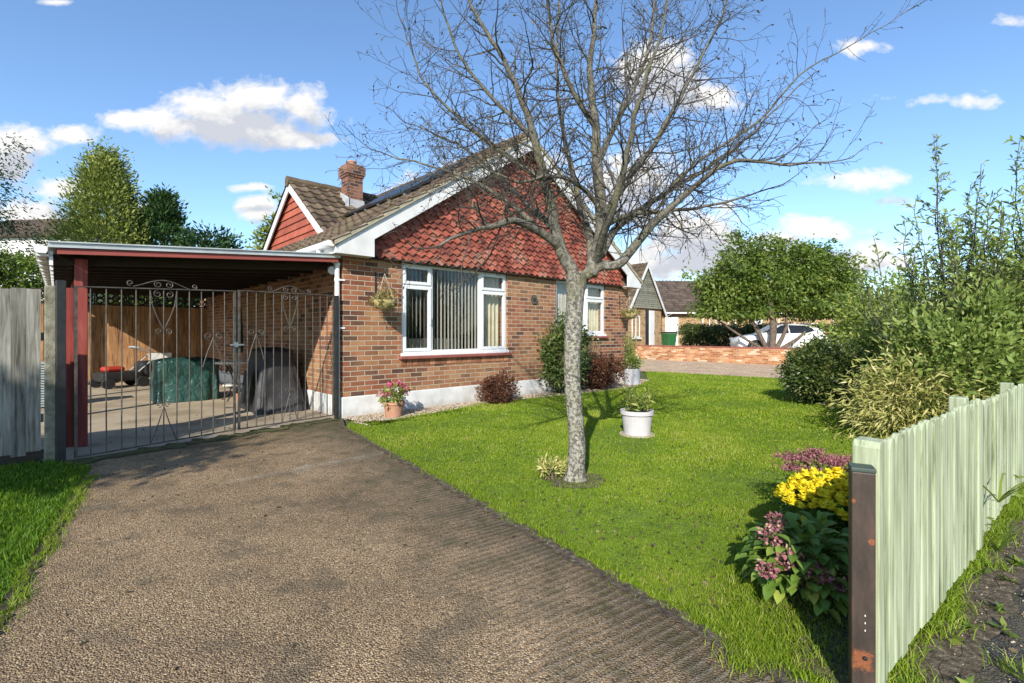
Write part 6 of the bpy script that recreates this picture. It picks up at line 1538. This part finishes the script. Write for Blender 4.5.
# cloud field: lumps at fixed bearings, broken up by noise
grp=bpy.data.node_groups.new('cloud_field','ShaderNodeTree')
grp.interface.new_socket('P',in_out='INPUT',socket_type='NodeSocketVector'); grp.interface.new_socket('D',in_out='OUTPUT',socket_type='NodeSocketFloat')
g=NT(grp); gi=g.n.new('NodeGroupInput'); go=g.n.new('NodeGroupOutput')
CL=[(70,135,34,12),(25,142,40,22),(150,118,52,17),(215,112,70,24),(255,100,62,22),(300,108,36,26),(290,140,60,12),(240,125,95,28),(185,125,55,18),(700,262,110,22),(860,262,80,16),(780,255,60,18),(8,165,36,22),(60,188,45,14),(25,215,50,22),(250,187,26,5),(262,210,24,16),(60,2,30,4),(865,180,56,15),(905,200,34,9),(820,228,45,16),(775,240,40,14),(655,75,60,40),(640,185,60,40),(690,235,70,40),(720,250,80,25),(500,185,90,45),(430,210,90,30),(610,270,60,25),(940,101,75,10),(866,46,34,10),(140,205,40,10),(700,100,50,18),(1010,22,20,8),(870,250,60,10)]
acc=None
for cx,cy_,rx,ry in CL:
    v=g.node('ShaderNodeVectorMath',operation='SUBTRACT',ins={0:gi.outputs[0],1:((cx-512)/F,(HY-cy_)/F,0)})
    v=g.node('ShaderNodeVectorMath',operation='MULTIPLY',ins={0:v.outputs[0],1:(F/rx,F/ry,0)})
    l=g.node('ShaderNodeVectorMath',operation='LENGTH',ins={0:v.outputs[0]})
    d=g.math('SUBTRACT',1.0,l.outputs['Value'])
    if ry<=10: d=g.math('SUBTRACT',g.math('MULTIPLY',d,0.55),0.06)
    acc=d if acc is None else g.math('SMOOTH_MAX',acc,d,0.25)
mp=g.node('ShaderNodeMapping',ins={'Vector':gi.outputs[0],'Scale':(1.0,1.5,1.0)})
n1=g.noise(mp.outputs[0],8.0,9,0.62,0.35)
n2=g.noise(mp.outputs[0],26.0,6,0.6,0.3)
res=g.math('ADD',g.math('SUBTRACT',g.math('MULTIPLY',acc,0.95),0.02),g.math('ADD',g.math('MULTIPLY',g.math('SUBTRACT',n1,0.5),1.7),g.math('MULTIPLY',g.math('SUBTRACT',n2,0.5),0.9)))
g.l.new(res,go.inputs[0])
tc=t.n.new('ShaderNodeTexCoord'); sp_=t.node('ShaderNodeSeparateXYZ',ins={0:tc.outputs['Generated']})
yy=t.math('MAXIMUM',t.math('ABSOLUTE',sp_.outputs[1]),0.08)
px=t.math('DIVIDE',sp_.outputs[0],yy); pz=t.math('DIVIDE',sp_.outputs[2],yy)
pv=t.node('ShaderNodeCombineXYZ',ins={0:px,1:pz,2:0.0}).outputs[0]
def cf(vec):
    n=t.n.new('ShaderNodeGroup'); n.node_tree=grp; t.l.new(vec,n.inputs[0]); return n.outputs[0]
D0=cf(pv); D1=cf(t.node('ShaderNodeVectorMath',operation='ADD',ins={0:pv,1:(-0.012,0.045,0)}).outputs[0])
mask=t.ramp(D0,[(-0.0,0),(0.45,1)]); 
mask=t.math('MULTIPLY',mask,t.math('MULTIPLY',t.math('SUBTRACT',sp_.outputs[2],0.01),12.0,clamp=True))
shade=t.ramp(D1,[(0.0,(1.0,0.985,0.96)),(0.22,(0.86,0.86,0.87)),(0.5,(0.62,0.65,0.72))])
SKY=0.14
skyc=t.node('ShaderNodeVectorMath',operation='MULTIPLY',ins={0:sky.outputs[0],1:(0.74,0.88,1.02)})
cloud=t.node('ShaderNodeVectorMath',operation='SCALE',ins={0:shade,'Scale':4.5})
mixc=t.mix(mask,skyc.outputs[0],cloud.outputs[0])
t.l.new(mixc,bg.inputs[0]); bg.inputs[1].default_value=SKY

cam=bpy.data.cameras.new('camera'); co_=bpy.data.objects.new('camera',cam); COL.objects.link(co_)
co_.location=(0,0,H); co_.rotation_euler=(math.radians(90),0,0)
cam.sensor_width=36; cam.sensor_fit='HORIZONTAL'; cam.lens=36*F/1024; cam.shift_y=(HY-341.5)/1024; cam.clip_start=0.02; cam.clip_end=2000
scene.camera=co_
scene.view_settings.view_transform='Standard'; scene.view_settings.look='None'; scene.view_settings.exposure=0.76; scene.view_settings.gamma=1.0
scene.cycles.use_denoising=True
try: scene.cycles.denoiser='OPENIMAGEDENOISE'
except Exception: pass
scene.cycles.max_bounces=6; scene.cycles.transparent_max_bounces=12
scene.cycles.sample_clamp_indirect=8
